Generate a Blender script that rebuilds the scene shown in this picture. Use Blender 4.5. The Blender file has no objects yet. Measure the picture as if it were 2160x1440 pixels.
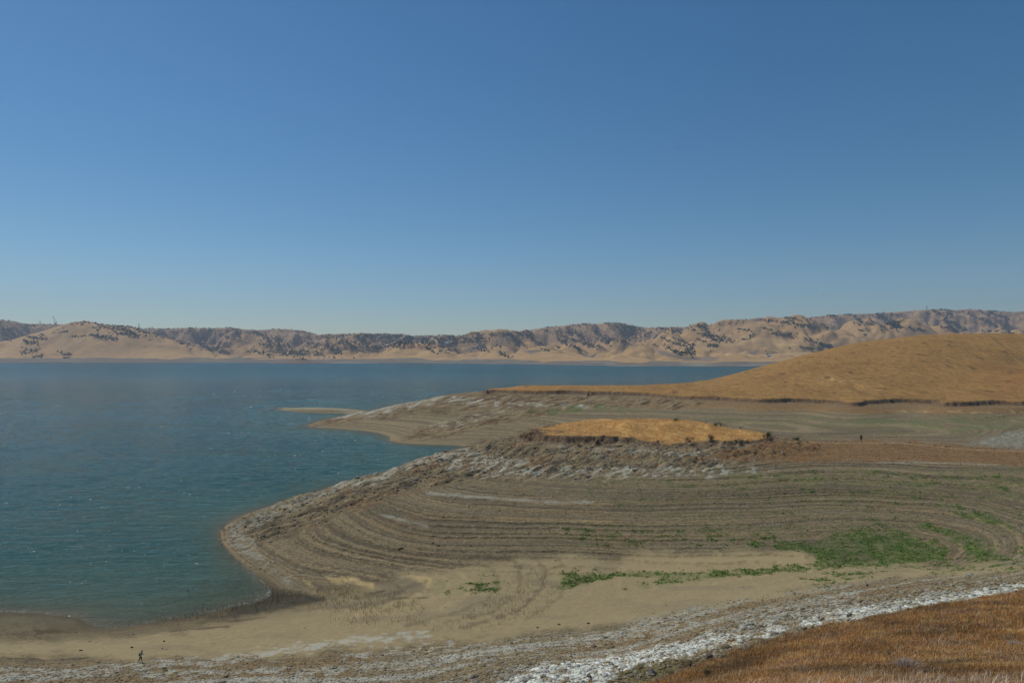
import bpy, bmesh, math, random
import numpy as np
from mathutils import Vector, noise as mnoise
random.seed(7); RNG = np.random.RandomState(11)
S = bpy.context.scene; COL = S.collection

# ---------------------------------------------------------------- camera, sky, sun, exposure
H, HY, F = 52.0, 735.0, 1440.0            # eye height over the water, horizon row and focal length in photo pixels
cd = bpy.data.cameras.new('camera'); cam = bpy.data.objects.new('camera', cd); COL.objects.link(cam)
cam.location = (0, 0, H); cam.rotation_euler = (math.radians(90), 0, 0)
cd.sensor_width = 36; cd.lens = 24; cd.shift_y = (HY - 720) / 2160; cd.clip_start = .1; cd.clip_end = 40000
S.camera = cam
SUN_EL, SUN_AZ = math.radians(53), math.radians(-54)     # azimuth measured from the view direction, negative = left
sd = Vector((math.sin(SUN_AZ)*math.cos(SUN_EL), math.cos(SUN_AZ)*math.cos(SUN_EL), math.sin(SUN_EL)))
w = bpy.data.worlds.new('World'); S.world = w; w.use_nodes = True
nt = w.node_tree; sky = nt.nodes.new('ShaderNodeTexSky'); sky.sky_type = 'NISHITA'; sky.sun_disc = False
sky.sun_elevation = SUN_EL; sky.sun_rotation = SUN_AZ; sky.altitude = 400; sky.air_density = 1.0; sky.dust_density = .25; sky.ozone_density = 2.4
hs = nt.nodes.new('ShaderNodeHueSaturation'); hs.inputs['Saturation'].default_value = 1.24; hs.inputs['Hue'].default_value = .490; hs.inputs['Value'].default_value = 1.0
nt.links.new(sky.outputs[0], hs.inputs['Color']); wb_ = nt.nodes.new('ShaderNodeVectorMath'); wb_.operation = 'MULTIPLY'; wb_.inputs[1].default_value = (.85, .97, 1.08)
nt.links.new(hs.outputs[0], wb_.inputs[0]); nt.links.new(wb_.outputs[0], nt.nodes['Background'].inputs[0]); nt.nodes['Background'].inputs[1].default_value = .086
ld = bpy.data.lights.new('sun', 'SUN'); ld.energy = 3.25; ld.angle = math.radians(.53); ld.color = (1, .95, .87)
sun = bpy.data.objects.new('sun', ld); COL.objects.link(sun); sun.rotation_euler = (-sd).to_track_quat('-Z', 'Y').to_euler()
S.view_settings.view_transform = 'Standard'; S.view_settings.look = 'None'; S.view_settings.exposure = -.35; S.view_settings.gamma = 1
S.cycles.max_bounces = 6; S.cycles.volume_bounces = 0; S.cycles.transparent_max_bounces = 8

# ---------------------------------------------------------------- helpers
def lin(c):
    c = np.asarray(c, float)/255.; return np.where(c < .04045, c/12.92, ((c+.055)/1.055)**2.4)
def alb(r, g, b, k=.80): return lin((r, g, b))/k        # sun-lit look -> base colour
def tag(o, label=None, cat=None, group=None, kind=None):
    if label: o['label'] = label
    if cat: o['category'] = cat
    if group: o['group'] = group
    if kind: o['kind'] = kind
    return o
def empty(name, loc, rz=0):
    o = bpy.data.objects.new(name, None); COL.objects.link(o); o.location = loc; o.rotation_euler = (0, 0, rz); o.empty_display_size = .3; return o
def sstep(a, b, x):
    t = np.clip((x-a)/(b-a), 0, 1); return t*t*(3-2*t)
def make_mesh(name, V, Fc, mat, parent=None, colors=None, smooth=False, extra=None):
    me = bpy.data.meshes.new(name); V = np.asarray(V, np.float32); Fc = np.asarray(Fc, np.int32); k = Fc.shape[1]
    me.vertices.add(len(V)); me.vertices.foreach_set('co', V.ravel())
    me.loops.add(Fc.size); me.loops.foreach_set('vertex_index', Fc.ravel())
    me.polygons.add(len(Fc)); me.polygons.foreach_set('loop_start', np.arange(0, Fc.size, k, dtype=np.int32))
    if smooth: me.polygons.foreach_set('use_smooth', np.ones(len(Fc), bool))
    if colors is not None:
        a = me.attributes.new('albedo', 'FLOAT_COLOR', 'POINT'); c = np.ones((len(V), 4), np.float32); c[:, :3] = colors; a.data.foreach_set('color', c.ravel())
    for n_, v_ in (extra or {}).items():
        a = me.attributes.new(n_, 'FLOAT', 'POINT'); a.data.foreach_set('value', np.asarray(v_, np.float32).ravel())
    me.update(calc_edges=True)
    if mat: me.materials.append(mat)
    o = bpy.data.objects.new(name, me); COL.objects.link(o)
    if parent: o.parent = parent
    return o
PERM = np.random.RandomState(3).permutation(4096)
GA = np.random.RandomState(4).rand(4096)*2*np.pi; GX, GYv = np.cos(GA), np.sin(GA)
def perlin(x, y, seed=0):
    xi = np.floor(x).astype(np.int64); yi = np.floor(y).astype(np.int64); xf = x-xi; yf = y-yi
    u = xf*xf*xf*(xf*(xf*6-15)+10); v = yf*yf*yf*(yf*(yf*6-15)+10)
    def g(ix, iy, dx, dy):
        h = PERM[(PERM[(ix+seed*57) & 4095]+iy) & 4095]; return GX[h]*dx+GYv[h]*dy
    a = g(xi, yi, xf, yf); b = g(xi+1, yi, xf-1, yf); c = g(xi, yi+1, xf, yf-1); d = g(xi+1, yi+1, xf-1, yf-1)
    return 1.5*((a+(b-a)*u)+((c+(d-c)*u)-(a+(b-a)*u))*v)
def fbm(x, y, oct=4, seed=0, gain=.5):
    s = 0; a = 1
    for i in range(oct): s = s+a*perlin(x*2**i, y*2**i, seed+i); a *= gain
    return s
def billow(x, y, oct=4, seed=0, gain=.5):
    s = 0; a = 1
    for i in range(oct): s = s+a*np.abs(perlin(x*2**i, y*2**i, seed+i)); a *= gain
    return s
def poly_sd(P, px, py):                     # signed distance (positive inside)
    P = np.array(P, float); d = np.full(px.shape, 1e9); ins = np.zeros(px.shape, bool); n = len(P)
    for i in range(n):
        ax, ay = P[i]; bx, by = P[(i+1) % n]; ex, ey = bx-ax, by-ay
        t = np.clip(((px-ax)*ex+(py-ay)*ey)/(ex*ex+ey*ey+1e-9), 0, 1)
        d = np.minimum(d, (px-ax-t*ex)**2+(py-ay-t*ey)**2)
        c = ((ay > py) != (by > py)) & (px < (bx-ax)*(py-ay)/(by-ay+1e-12)+ax); ins ^= c
    d = np.sqrt(d); return np.where(ins, d, -d)
def line_d(P, px, py):
    P = np.array(P, float); d = np.full(px.shape, 1e9)
    for i in range(len(P)-1):
        ax, ay = P[i]; bx, by = P[i+1]; ex, ey = bx-ax, by-ay
        t = np.clip(((px-ax)*ex+(py-ay)*ey)/(ex*ex+ey*ey+1e-9), 0, 1)
        d = np.minimum(d, (px-ax-t*ex)**2+(py-ay-t*ey)**2)
    return np.sqrt(d)

# ---------------------------------------------------------------- materials
def mat_new(name, rough=.95):
    m = bpy.data.materials.new(name); m.use_nodes = True; b = m.node_tree.nodes['Principled BSDF']
    b.inputs['Roughness'].default_value = rough; b.inputs['Specular IOR Level'].default_value = .15; return m, m.node_tree, b
def terrain_mat(name, scales, amp, bump=.0, bscale=2., dist=.1, stretch=(1, 1, 1), grit=False):
    m, t, b = mat_new(name); N = t.nodes; L = t.links
    tc = N.new('ShaderNodeNewGeometry'); mp = N.new('ShaderNodeMapping'); L.new(tc.outputs['Position'], mp.inputs[0]); mp.inputs['Scale'].default_value = stretch
    cur = None
    for s_, a_ in zip(scales, amp):
        n = N.new('ShaderNodeTexNoise'); n.inputs['Scale'].default_value = s_; n.inputs['Detail'].default_value = 6; n.inputs['Roughness'].default_value = .65
        L.new(mp.outputs[0], n.inputs['Vector'])
        r = N.new('ShaderNodeMapRange'); r.inputs[1].default_value = .3; r.inputs[2].default_value = .7; r.inputs[3].default_value = 1-a_; r.inputs[4].default_value = 1+a_
        L.new(n.outputs[0], r.inputs[0])
        if cur is None: cur = r.outputs[0]
        else:
            mm = N.new('ShaderNodeMath'); mm.operation = 'MULTIPLY'; L.new(cur, mm.inputs[0]); L.new(r.outputs[0], mm.inputs[1]); cur = mm.outputs[0]
    at = N.new('ShaderNodeAttribute'); at.attribute_name = 'albedo'
    if grit:
        ga = N.new('ShaderNodeAttribute'); ga.attribute_name = 'grit'; s1 = N.new('ShaderNodeMath'); s1.operation = 'SUBTRACT'; s1.inputs[1].default_value = 1; L.new(cur, s1.inputs[0])
        s2 = N.new('ShaderNodeMath'); s2.operation = 'MULTIPLY_ADD'; L.new(s1.outputs[0], s2.inputs[0]); L.new(ga.outputs['Fac'], s2.inputs[1]); s2.inputs[2].default_value = 1; cur = s2.outputs[0]
    mx = N.new('ShaderNodeVectorMath'); mx.operation = 'SCALE'; L.new(at.outputs['Color'], mx.inputs[0]); L.new(cur, mx.inputs['Scale'])
    L.new(mx.outputs[0], b.inputs['Base Color'])
    if bump:
        n = N.new('ShaderNodeTexNoise'); n.inputs['Scale'].default_value = bscale; n.inputs['Detail'].default_value = 8; n.inputs['Roughness'].default_value = .7
        L.new(mp.outputs[0], n.inputs['Vector']); bp = N.new('ShaderNodeBump'); bp.inputs['Strength'].default_value = bump; bp.inputs['Distance'].default_value = dist
        if grit: L.new(ga.outputs['Fac'], bp.inputs['Strength'])
        L.new(n.outputs[0], bp.inputs['Height']); L.new(bp.outputs[0], b.inputs['Normal'])
    return m
def flat_mat(name, c, rough=.8, var=.25, scale=3.):
    m, t, b = mat_new(name, rough); N = t.nodes; L = t.links
    tc = N.new('ShaderNodeTexCoord'); n = N.new('ShaderNodeTexNoise'); n.inputs['Scale'].default_value = scale; n.inputs['Detail'].default_value = 5
    L.new(tc.outputs['Object'], n.inputs['Vector']); r = N.new('ShaderNodeValToRGB')
    c = np.asarray(c); r.color_ramp.elements[0].position = .3; r.color_ramp.elements[1].position = .7
    r.color_ramp.elements[0].color = (*(c*(1-var)), 1); r.color_ramp.elements[1].color = (*np.clip(c*(1+var), 0, 1), 1)
    L.new(n.outputs[0], r.inputs[0]); L.new(r.outputs[0], b.inputs['Base Color']); return m
M_bed = terrain_mat('lakebed_soil', (.35, 1.3, 4.), (.14, .36, .55), 1., 2.2, .30, (1, 1, 1), True)
M_gold = terrain_mat('golden_grass', (.12, .7, 2.6), (.10, .28, .42), 1., 1.4, .45, (1, .45, 1))
M_fore = terrain_mat('foreground_grass_soil', (.3, 1.6, 9.), (.2, .3, .35), 1., 7., .15)
M_far = terrain_mat('far_hill_grass', (.01, .05, .2), (.10, .12, .10), .5, .03, 3.)
M_attr = terrain_mat('painted_by_vertex', (1.5,), (.15,))

# ---------------------------------------------------------------- near terrain: heights from control points
G2, G1, G0 = 2.4, 2.3, .3      # scarp heights: far golden hill, knoll, near rim
CP = [  # photo column, photo row, height over the water
 # near cove shoreline
 (-500,1300,.0),(-200,1293,0),(0,1290,0),(90,1294,0),(160,1304,0.05),(130,1328,0.1),(230,1326,0),(330,1311,0),(430,1296,0),(520,1275,0),(570,1256,0),
 (573,1238,0),(545,1215,0),(520,1195,0),(490,1170,0),(468,1145,0),(463,1122,0),(478,1106,0),(533,1078,0),
 # peninsula crest and its hidden back shore
 (640,1040,2.3),(760,1008,4.8),(860,976,7.3),(940,951,9.8),(1040,930,12.3),(1115,914,15),
 (640,1050,0),(760,1018,0),(860,988,0),(935,963,0),(985,949,0),(560,1068,-1.2),(660,1025,-2.5),(780,990,-3),(900,958,-2.5),
 # peninsula two near shore
 (645,897,0),(700,902,0),(760,907,0),(800,913,0),(823,922,0),(823,931,0),(860,935,0),(920,938,0),(980,942,0),
 (768,869,3),(860,850,6.2),(940,835,9.8),(1000,826,14.6),
 (600,878,-2),(700,862,-3),(780,850,-3),(880,832,-3),(980,816,-3),(900,825,-4),
 # peninsula two slopes
 (900,905,2.2),(900,880,4.2),(1000,910,2.5),(1000,880,5.5),(1000,850,9.5),(1100,860,8.8),(1100,900,4.2),(1080,930,1.4),(1250,862,9.2),(1400,866,9.2),(1550,872,9.2),
 (1700,873,9.6),(1500,885,7.6),(1700,895,7.4),(1900,875,9.8),(1900,898,7.6),(2160,872,10.2),(2160,890,9.2),(1850,915,7.6),(2030,915,8.4),(2160,908,10.8),(2120,930,10.4),
 # scarp base of the far golden hill
 (1060,827,15),(1200,830,15),(1350,834,15),(1450,841,15),(1600,847,15),(1800,851,15),(2000,850,15),(2160,851,15),(2500,853,15),
 (1060,818,17.0),(1100,812,19),(1200,813,20),(1350,812,21),(1450,807,23),(1600,838,18.2),(1800,843,18.2),(2000,843,18.2),(2160,844,18.2),(2500,845,18.2),
 # knoll
 (1102,918,15),(1150,916,15.4),(1150,906,17.3),(1200,923,15),(1300,930,15),(1400,932,15),(1500,930,15),(1600,927,15),(1650,923,14.2),
 (1200,893,18.6),(1290,885,20.8),(1380,883,21.6),(1450,887,20.6),(1520,897,18.7),(1600,912,17.1),(1200,914,17.4),(1400,922,17.6),(1560,920,17.4),
 # saddle
 (1750,929,12.3),(1900,934,12.3),(2050,944,12.3),(2160,953,12.6),(2500,960,13.5),(1650,945,13.2),(1650,970,11.6),(1900,972,11.3),(2160,978,11.3),
 # bowl slope
 (1040,965,10.5),(1120,985,11.2),(1300,960,13),(1300,1000,10.5),(1300,1050,8.2),(1300,1100,6),(1300,1150,4),(1300,1176,3),(1300,1230,2.2),(1300,1300,3),(1300,1345,5.6),(1300,1392,9.4),
 (1600,960,12.6),(1600,1000,10.3),(1600,1060,7.6),(1600,1120,5),(1600,1170,3.2),(1600,1220,3),(1600,1270,6.2),(1600,1310,11),
 (1900,1000,10.2),(1900,1050,8),(1900,1100,5.6),(1900,1150,3.8),(1900,1195,4.3),(1900,1230,7),(1900,1262,11),
 (2160,1000,10.5),(2160,1070,8.6),(2160,1130,7.0),(2160,1175,7.0),(2160,1205,9.5),(2160,1226,12.2),(2060,1140,5.2),(2060,1090,6.9),
 (2500,1000,11.5),(2500,1100,10),(2500,1160,11),
 (900,970,9.3),(900,1000,8.5),(900,1050,7),(900,1100,5.5),(900,1150,3.8),(900,1200,2),(900,1230,1.6),(900,1280,1.9),(900,1350,3.2),(900,1400,5.4),(900,1440,8.2),
 (1100,1030,8.6),(1100,1100,5.9),(1100,1165,3.3),(1100,1240,1.9),(1100,1320,2.8),(1100,1370,5.4),(1100,1405,9.4),
 (700,1070,3.7),(700,1120,2.9),(700,1170,2.),(700,1215,1.1),(700,1250,.6),(700,1290,1.0),(700,1350,2.7),(700,1400,4.7),(700,1440,7),
 (600,1260,.2),(610,1220,.8),(600,1150,1.6),(600,1100,2.1),(510,1130,1.),(545,1180,.7),
 (300,1440,6.4),(300,1397,4.5),(300,1360,2.2),(300,1332,.5),(500,1340,1.5),(500,1300,.5),(0,1440,6.0),(0,1400,3.8),(0,1352,1.2),(0,1318,.35),(60,1306,.3),
 (-500,1440,6.5),(-500,1350,1.5),
 # rim of the foreground hill
 (1040,1440,11.2),(1200,1428,12.6),(1280,1440,13.9),(1390,1396,13.2),(1390,1437,15),(1500,1399,15),(1640,1351,15),(1800,1314,15),(1900,1292,15),(2050,1266,15),(2160,1247,15),(2500,1190,15),
 # under water
 (60,1270,-.9),(300,1270,-.9),(450,1250,-.6),(510,1225,-.5),(200,1200,-3),(400,1160,-2.5),(420,1100,-2.5),(300,1050,-5),(500,1020,-5),(0,1100,-6),(-500,1150,-6),(0,950,-9),(300,900,-9),(600,960,-6),(750,950,-4),(700,925,-1.8),(-500,900,-10),(0,860,-10),(450,860,-8),
 (880,955,-1.6)]
pts = [(F and (px-1080)/F, F*(H-z)/(py-HY), z) for px, py, z in CP]
def DP(u_px, D, z): pts.append(((u_px-1080)/F, D, z))
# crest and back slope of the golden hill, given as distances
for px, D, z in [(1450,590,22.6),(1500,600,25.6),(1550,620,29.6),(1600,640,34.2),(1700,680,46.0),(1800,720,57.5),(1900,760,64.7),(2000,780,69.3),(2100,790,70.1),(2160,790,69.6),(2500,780,74),
  (1100,650,8),(1250,660,8),(1400,670,8),(1550,740,12),(1700,800,22),(1900,880,30),(2160,900,36),(2500,900,40),
  (1100,700,-2),(1400,740,-3),(1600,860,-4),(1900,1000,-3),(2160,1020,2),(2500,1020,5),(900,700,-8),(500,700,-10),(0,700,-10),(-500,700,-10),(0,1000,-10),(700,1000,-10),(1300,1000,-10),(-500,1000,-10),
  (660,505,-1.3),(700,530,-1.4),(740,548,-1.2),(700,600,-2.5),(770,600,-2.5),(640,480,-1.5),(670,480,.5),(700,490,1.1),(735,507,1.9),
  (1800,600,42.5),(1650,560,29),(2000,600,46),(2160,600,44),(2500,600,47),(1500,530,21.2),
  # behind the knoll
  (1200,345,12.8),(1380,350,13.2),(1520,345,11.6),(1200,395,6.5),(1380,400,7.2),(1640,330,9.6),
  # foreground hillside up to the photographer
  (2160,30,37.2),(2160,50,29),(2160,75,21.5),(1800,38,33.2),(1800,60,24.5),(1800,78,19),(1500,55,25.0),(1520,66,19.6),(1440,62,20.2),(1280,64,17.6),(1080,64,17.0),
  (2500,40,33.5),(2500,75,22.5),(2500,105,17),
  (900,70,14.6),(600,68,15.2),(300,68,15.6),(-400,68,16.5),(900,50,25.5),(300,50,26),(-400,50,27),(1300,42,30),(900,30,35),(300,30,35),(-400,30,36),(1600,30,36.6),
  (-400,14,43),(1080,14,43),(2500,14,43.3),(-400,6,47.6),(1080,6,47.6),(2500,6,47.6),(2200,20,41)]: DP(px, D, z)
PT = np.array(pts)
# turn true heights above the scarp into heights before the scarp is added
def scarp_h(u, Y): return np.where(Y < 150, G0, np.where(Y < 370, G1, G2))
z0c = PT[:, 2].copy(); A_ = scarp_h(PT[:, 0], PT[:, 1]); up = z0c > 15.05; z0c[up] = np.maximum(z0c[up]-A_[up], 15.42)
KV = .75
cu, cv = PT[:, 0], np.log(PT[:, 1])*KV
def U(r2): return .5*r2*np.log(r2+1e-9)
n = len(PT); K = U((cu[:, None]-cu)**2+(cv[:, None]-cv)**2)+np.eye(n)*2e-4
Pm = np.c_[np.ones(n), cu, cv]; A = np.zeros((n+3, n+3)); A[:n, :n] = K; A[:n, n:] = Pm; A[n:, :n] = Pm.T
W = np.linalg.solve(A, np.r_[z0c, 0, 0, 0])
def tps(u, Y):
    v = np.log(Y)*KV; s = W[n]+W[n+1]*u+W[n+2]*v
    for i in range(n): s = s+W[i]*U((u-cu[i])**2+(v-cv[i])**2)
    return s
# coarse evaluation then cubic-ish refinement by linear interpolation on a dense coarse grid
NU, NV = 1150, 1560
us = np.linspace(-.98, .98, NU)
ys = np.exp(np.concatenate([np.linspace(math.log(6), math.log(60), 260, endpoint=False), np.linspace(math.log(60), math.log(1040), NV-260)]))
cuS = np.linspace(-.98, .98, 260); cvS = np.linspace(math.log(6), math.log(1040), 420)
ZC = tps(cuS[None, :]*np.ones((420, 1)), np.exp(cvS)[:, None]*np.ones((1, 260)))
def bil(Z, a, b):            # Z[row, col], fractional row a, col b  (Catmull-Rom both ways)
    def cr(p0, p1, p2, p3, t): return .5*(2*p1+(p2-p0)*t+(2*p0-5*p1+4*p2-p3)*t*t+(3*p1-p0-3*p2+p3)*t**3)
    a = np.clip(a, 1, Z.shape[0]-3.001); b = np.clip(b, 1, Z.shape[1]-3.001)
    i = a.astype(int); j = b.astype(int); ta = a-i; tb = b-j
    R = [cr(Z[i+k, j-1], Z[i+k, j], Z[i+k, j+1], Z[i+k, j+2], tb) for k in (-1, 0, 1, 2)]
    return cr(*R, ta)
UU, YY = np.meshgrid(us, ys)
ra = (np.log(YY)-cvS[0])/(cvS[1]-cvS[0]); rb = (UU-cuS[0])/(cuS[1]-cuS[0])
Z0 = bil(ZC, ra, rb); XX = UU*YY
def to_px(X, Y, Z): return 1080+F*X/Y, HY+F*(H-Z)/Y
# the low spit lying off the second peninsula
def wpt(px, py, z=0): D = F*(H-z)/(py-HY); return ((px-1080)/F*D, D)
sa, sb = wpt(604, 861.5), wpt(775, 870)
tt = np.clip(((XX-sa[0])*(sb[0]-sa[0])+(YY-sa[1])*(sb[1]-sa[1]))/((sb[0]-sa[0])**2+(sb[1]-sa[1])**2), 0, 1)
dd = np.hypot(XX-sa[0]-tt*(sb[0]-sa[0]), YY-sa[1]-tt*(sb[1]-sa[1]))
spit_w = 3+17*np.sin(np.pi*np.clip(tt*.9+.05, 0, 1))**.7
Z0 = np.where(YY > 480, np.maximum(Z0, 1.9*np.sin(np.pi*np.clip(.06+.86*tt, 0, 1))*(1-(dd/spit_w)**2)), Z0)
# masks on the ground, drawn as outlines (photo coordinates of ground points, fixed to the ground here)
PXS, PYS = to_px(XX, YY, Z0)
def pm(P, f=8, wob=6, sc=.03, seed=0):
    P_ = np.array(P); m = (PXS > P_[:, 0].min()-60) & (PXS < P_[:, 0].max()+60) & (PYS > P_[:, 1].min()-40) & (PYS < P_[:, 1].max()+40)
    o = np.zeros(PXS.shape); px, py = PXS[m], PYS[m]
    d = poly_sd(P, px, py*1.0)+wob*fbm(px*sc, py*sc*2.2, 3, 40+seed); o[m] = sstep(-f, f, d); return o
rock = pm([(470,1112),(640,1036),(960,945),(1110,905),(1300,925),(1640,920),(1760,945),(1500,985),(1250,1003),(1100,1008),(900,1020),(720,1085),(560,1150)], 12, 12, .02, 1)
rock2 = pm([(650,897),(770,866),(960,828),(1060,824),(1500,846),(1450,862),(1250,858),(1060,890),(930,925),(830,933),(880,905),(1000,868),(900,872),(760,890)], 6, 6, .03, 2)
nearrim = sstep(135, 115, YY)*sstep(8.2, 9.6, Z0+.8*fbm(XX*.05, YY*.05, 2, 9))*sstep(15.1, 14.9, Z0)
stony = sstep(155, 120, YY)*sstep(3.2, 5.2, Z0+1.1*fbm(XX*.05, YY*.05, 3, 10))
# rough rock strata that run up the ridge
ca, sa_ = .64, .77
a_l = XX*ca+YY*sa_; a_p = -XX*sa_+YY*ca
strat = billow(a_l*.06, a_p*.17, 5, 20, .6)
strat2 = fbm(a_l*.12, a_p*.5, 3, 25)
Z0 = Z0+rock*(.0+1.25*(strat-.55)+.35*strat2)*sstep(15.2, 14, Z0)*sstep(-.3, 1.5, Z0)
Z0 = Z0+rock2*(1.9*(billow(a_l*.03, a_p*.10, 5, 21, .6)-.6))*sstep(15.2, 14, Z0)*sstep(-.3, 1.5, Z0)
Z0 = Z0+nearrim*(.55*billow(XX*.12+YY*.05, YY*.22, 4, 31)-.28)
bedw = sstep(.3, 2.5, Z0)
Z0 = Z0+.13*fbm(XX*.03, YY*.03, 3, 50)*bedw+.07*fbm(XX*.4, YY*.4, 3, 55)*sstep(.05, .6, Z0)
gold = sstep(14.95, 15.05, Z0)
gn = sstep(370, 420, YY)
# soft undulation of the far golden hill
Z0 = Z0+gold*sstep(15.1, 20, Z0)*(gn*1.1*fbm(XX*.014, YY*.014, 3, 60)+.12*fbm(XX*.1, YY*.1, 3, 66))
# terraces left by the falling water
warp = .22*fbm(XX*.010, YY*.010, 2, 70)+.03*fbm(XX*.1, YY*.1, 3, 72)
p_ = (Z0+warp)*1.9+.5*np.sin((Z0+warp)*2.3)+.25*np.sin((Z0+warp)*5.1+1)
fr = p_-np.floor(p_)
ks = np.clip(.62+.9*fbm(XX*.013, YY*.02, 2, 75), .12, 1)
tmask = sstep(.7, 2.2, Z0)*sstep(14.2, 13, Z0)*(1-.85*rock)*(1-.8*rock2)*sstep(128, 150, YY)
riser = fr**7
Z1 = Z0+tmask*ks*(riser-fr)/1.9*.95+tmask*.1
# scarp
jag = np.where(YY > 370, .20, .32)*fbm(XX*.035, YY*.035, 5, 80, .55)+np.where(YY > 370, .03, .09)*fbm(XX*.3, YY*.3, 2, 84)
st = sstep(-.16, .16, Z0-15+jag*np.where(YY < 150, .3, 1))
Ah = np.where(YY < 150, G0, np.where(YY < 370, G1*(.45+.75*sstep(60, 15, XX)+.5*fbm(XX*.06, YY*.02, 2, 85)), G2*(.95+.15*fbm(XX*.015, YY*.01, 2, 86))))
ZZ = Z1+st*Ah
rill = billow(XX*.11+.6*fbm(XX*.03, YY*.03, 2, 8), YY*.09, 4, 88)
ZZ = ZZ-(np.where(YY > 370, .35, .7)*rill)*np.exp(-((Z0-14.75+jag)/.5)**2)*np.where(YY < 150, .15, 1)
cpx = 1080+F*us
for rep in range(3):
    for P_, y0_, y1_, lo_, hi_ in (([(1030,824),(1060,819),(1100,812.5),(1200,812.5),(1350,812),(1450,807),(1500,800),(1550,788),(1600,774),(1650,761),(1700,748),(1750,735),(1800,724),(1850,717),(1900,711),(1950,706),(2000,703.5),(2100,702.5),(2160,703.5),(2500,700)], 500, 1000, 1040, 3000), ([(1110,912),(1130,906),(1160,901),(1200,894),(1250,888),(1290,885),(1380,882.5),(1450,886),(1520,897),(1600,912),(1630,917)], 220, 370, 1112, 1625)):
        rws = (ys > y0_) & (ys < y1_); E_ = np.where((st > .9) & rws[:, None], (ZZ-H)/YY, -9); mi = E_.argmax(0); me_ = E_.max(0); D_ = ys[mi]; P_ = np.array(P_, float)
        cor = np.where((me_ > -8) & (cpx > lo_) & (cpx < hi_), ((HY-np.interp(cpx, P_[:, 0], P_[:, 1]))/F-me_)*D_, 0); cor = np.clip(cor, -6, 6); cor = np.convolve(np.pad(cor, 4, 'edge'), np.ones(9)/9, 'valid')
        zc_ = ZZ[mi, np.arange(NU)]; wgt = np.clip((ZZ-17)/np.maximum(zc_-17.0, 1.5), 0, 1.05)*(st > .9)*rws[:, None]*sstep(y0_, y0_+1, YY); ZZ = ZZ+cor[None, :]*wgt
PX, PY = to_px(XX, YY, ZZ)

# ---------------------------------------------------------------- near terrain: colours of soil, mineral crust, grass, weeds
C = np.zeros(ZZ.shape+(3,)); C[:] = alb(122, 108, 86)
def mixc(m, col):
    global C
    C = C*(1-m[..., None])+np.asarray(col)*m[..., None]
zz = Z0+warp; far2_ = .5*sstep(350, 385, YY)
band = fbm(zz*1.7, XX*.004, 3, 100, .7)+.5*fbm(zz*6.5+.3*fbm(XX*.05,YY*.05,2,5), XX*.01, 2, 104)
mixc(.55*sstep(.0, .55, band), alb(146, 124, 92)); mixc(.55*sstep(-.05, -.6, band), alb(92, 82, 66))
mixc(tmask*np.clip(ks*1.3-.25, 0, 1)*.75*sstep(.84, .97, fr), alb(66, 56, 44)); mixc(tmask*.35*sstep(.5, .0, fr)*sstep(.3, .8, ks), alb(146, 126, 96))  # risers coloured darker and treads lighter, adding to the terrace shading
pat = fbm(XX*.05, YY*.05, 4, 110); mixc(.3*sstep(.1, .7, -pat), alb(134, 108, 74))
fine = fbm(zz*9+.2*fbm(XX*.1, YY*.1, 2, 6), XX*.006, 3, 112, .75); mixc(.5*sstep(.1, .55, fine)*(1-far2_), alb(84, 74, 58)); mixc(.45*sstep(.15, .6, -fine)*(1-far2_), alb(156, 138, 108))
# peninsula two
far2 = sstep(350, 385, YY)
mixc(far2*.5*(1-st), alb(134, 118, 92)); mixc(far2*.45*sstep(.05, .5, band)*(1-st), alb(162, 142, 108))
mixc(far2*.55*sstep(10.8, 12.5, Z0+.6*pat)*(1-st)*sstep(1350, 1500, PX), alb(140, 108, 72))
mixc(.6*pm([(1250,847),(1650,858),(2160,862),(2160,872),(1700,868),(1300,857)], 5, 5, .02, 5), alb(148, 112, 72))
mixc(.7*pm([(1880,864),(2160,866),(2160,871),(1880,868)], 2, 3, .05, 6)*sstep(-.1, .4, fbm(XX*.3, YY*.1, 3, 7)), alb(186, 160, 108))
r2n = fbm(a_l*.05, a_p*.2, 6, 120, .65); mixc(.75*rock2, alb(136, 116, 88)); mixc(.8*rock2*sstep(.0, .4, r2n), alb(108, 84, 60)); mixc(.6*rock2*sstep(.1, .5, -r2n), alb(160, 138, 104))
# rocks of the ridge
rn = fbm(a_l*.09, a_p*.33, 6, 130, .65)
mixc(rock, alb(128, 112, 88)); mixc(rock*.7*sstep(.05, .6, rn), alb(160, 138, 106)); mixc(rock*.6*sstep(.1, .6, -rn), alb(84, 74, 60))
mixc(rock*.4*sstep(.15, .6, fbm(XX*.05, YY*.05, 3, 140)), alb(144, 108, 74))
# pale mineral crust
wn = fbm(a_l*.12, a_p*.4, 6, 150, .62)
wh = pm([(700,1030),(860,966),(950,942),(1010,955),(1110,975),(1130,1000),(1020,1000),(900,975),(760,1032)], 9, 9, .03, 11)
mixc(wh*sstep(-.15, .3, wn)*.85, alb(186, 178, 162)); 
wh = pm([(1100,978),(1260,986),(1450,985),(1640,992),(1500,1003),(1250,1006),(1120,1002)], 8, 12, .03, 12)
mixc(wh*sstep(-.1, .35, wn)*.85, alb(182, 176, 162))
wh = pm([(1180,942),(1330,950),(1500,955),(1640,957),(1500,964),(1250,958)], 5, 8, .03, 13); mixc(wh*sstep(.0, .4, wn)*.8, alb(178, 172, 158))
wh = pm([(480,1112),(560,1075),(760,1008),(770,1016),(600,1085),(520,1120),(560,1180),(640,1240),(720,1265),(640,1262),(560,1200),(480,1150)], 8, 7, .03, 14)
mixc(wh*sstep(-.3, .3, fbm(XX*.5, YY*.5, 4, 155))*.6, alb(168, 164, 152))
wh = pm([(680,882),(770,866),(930,835),(1000,838),(1060,850),(1240,853),(1240,858),(1060,858),(940,846),(780,878)], 4, 5, .05, 15)
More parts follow.
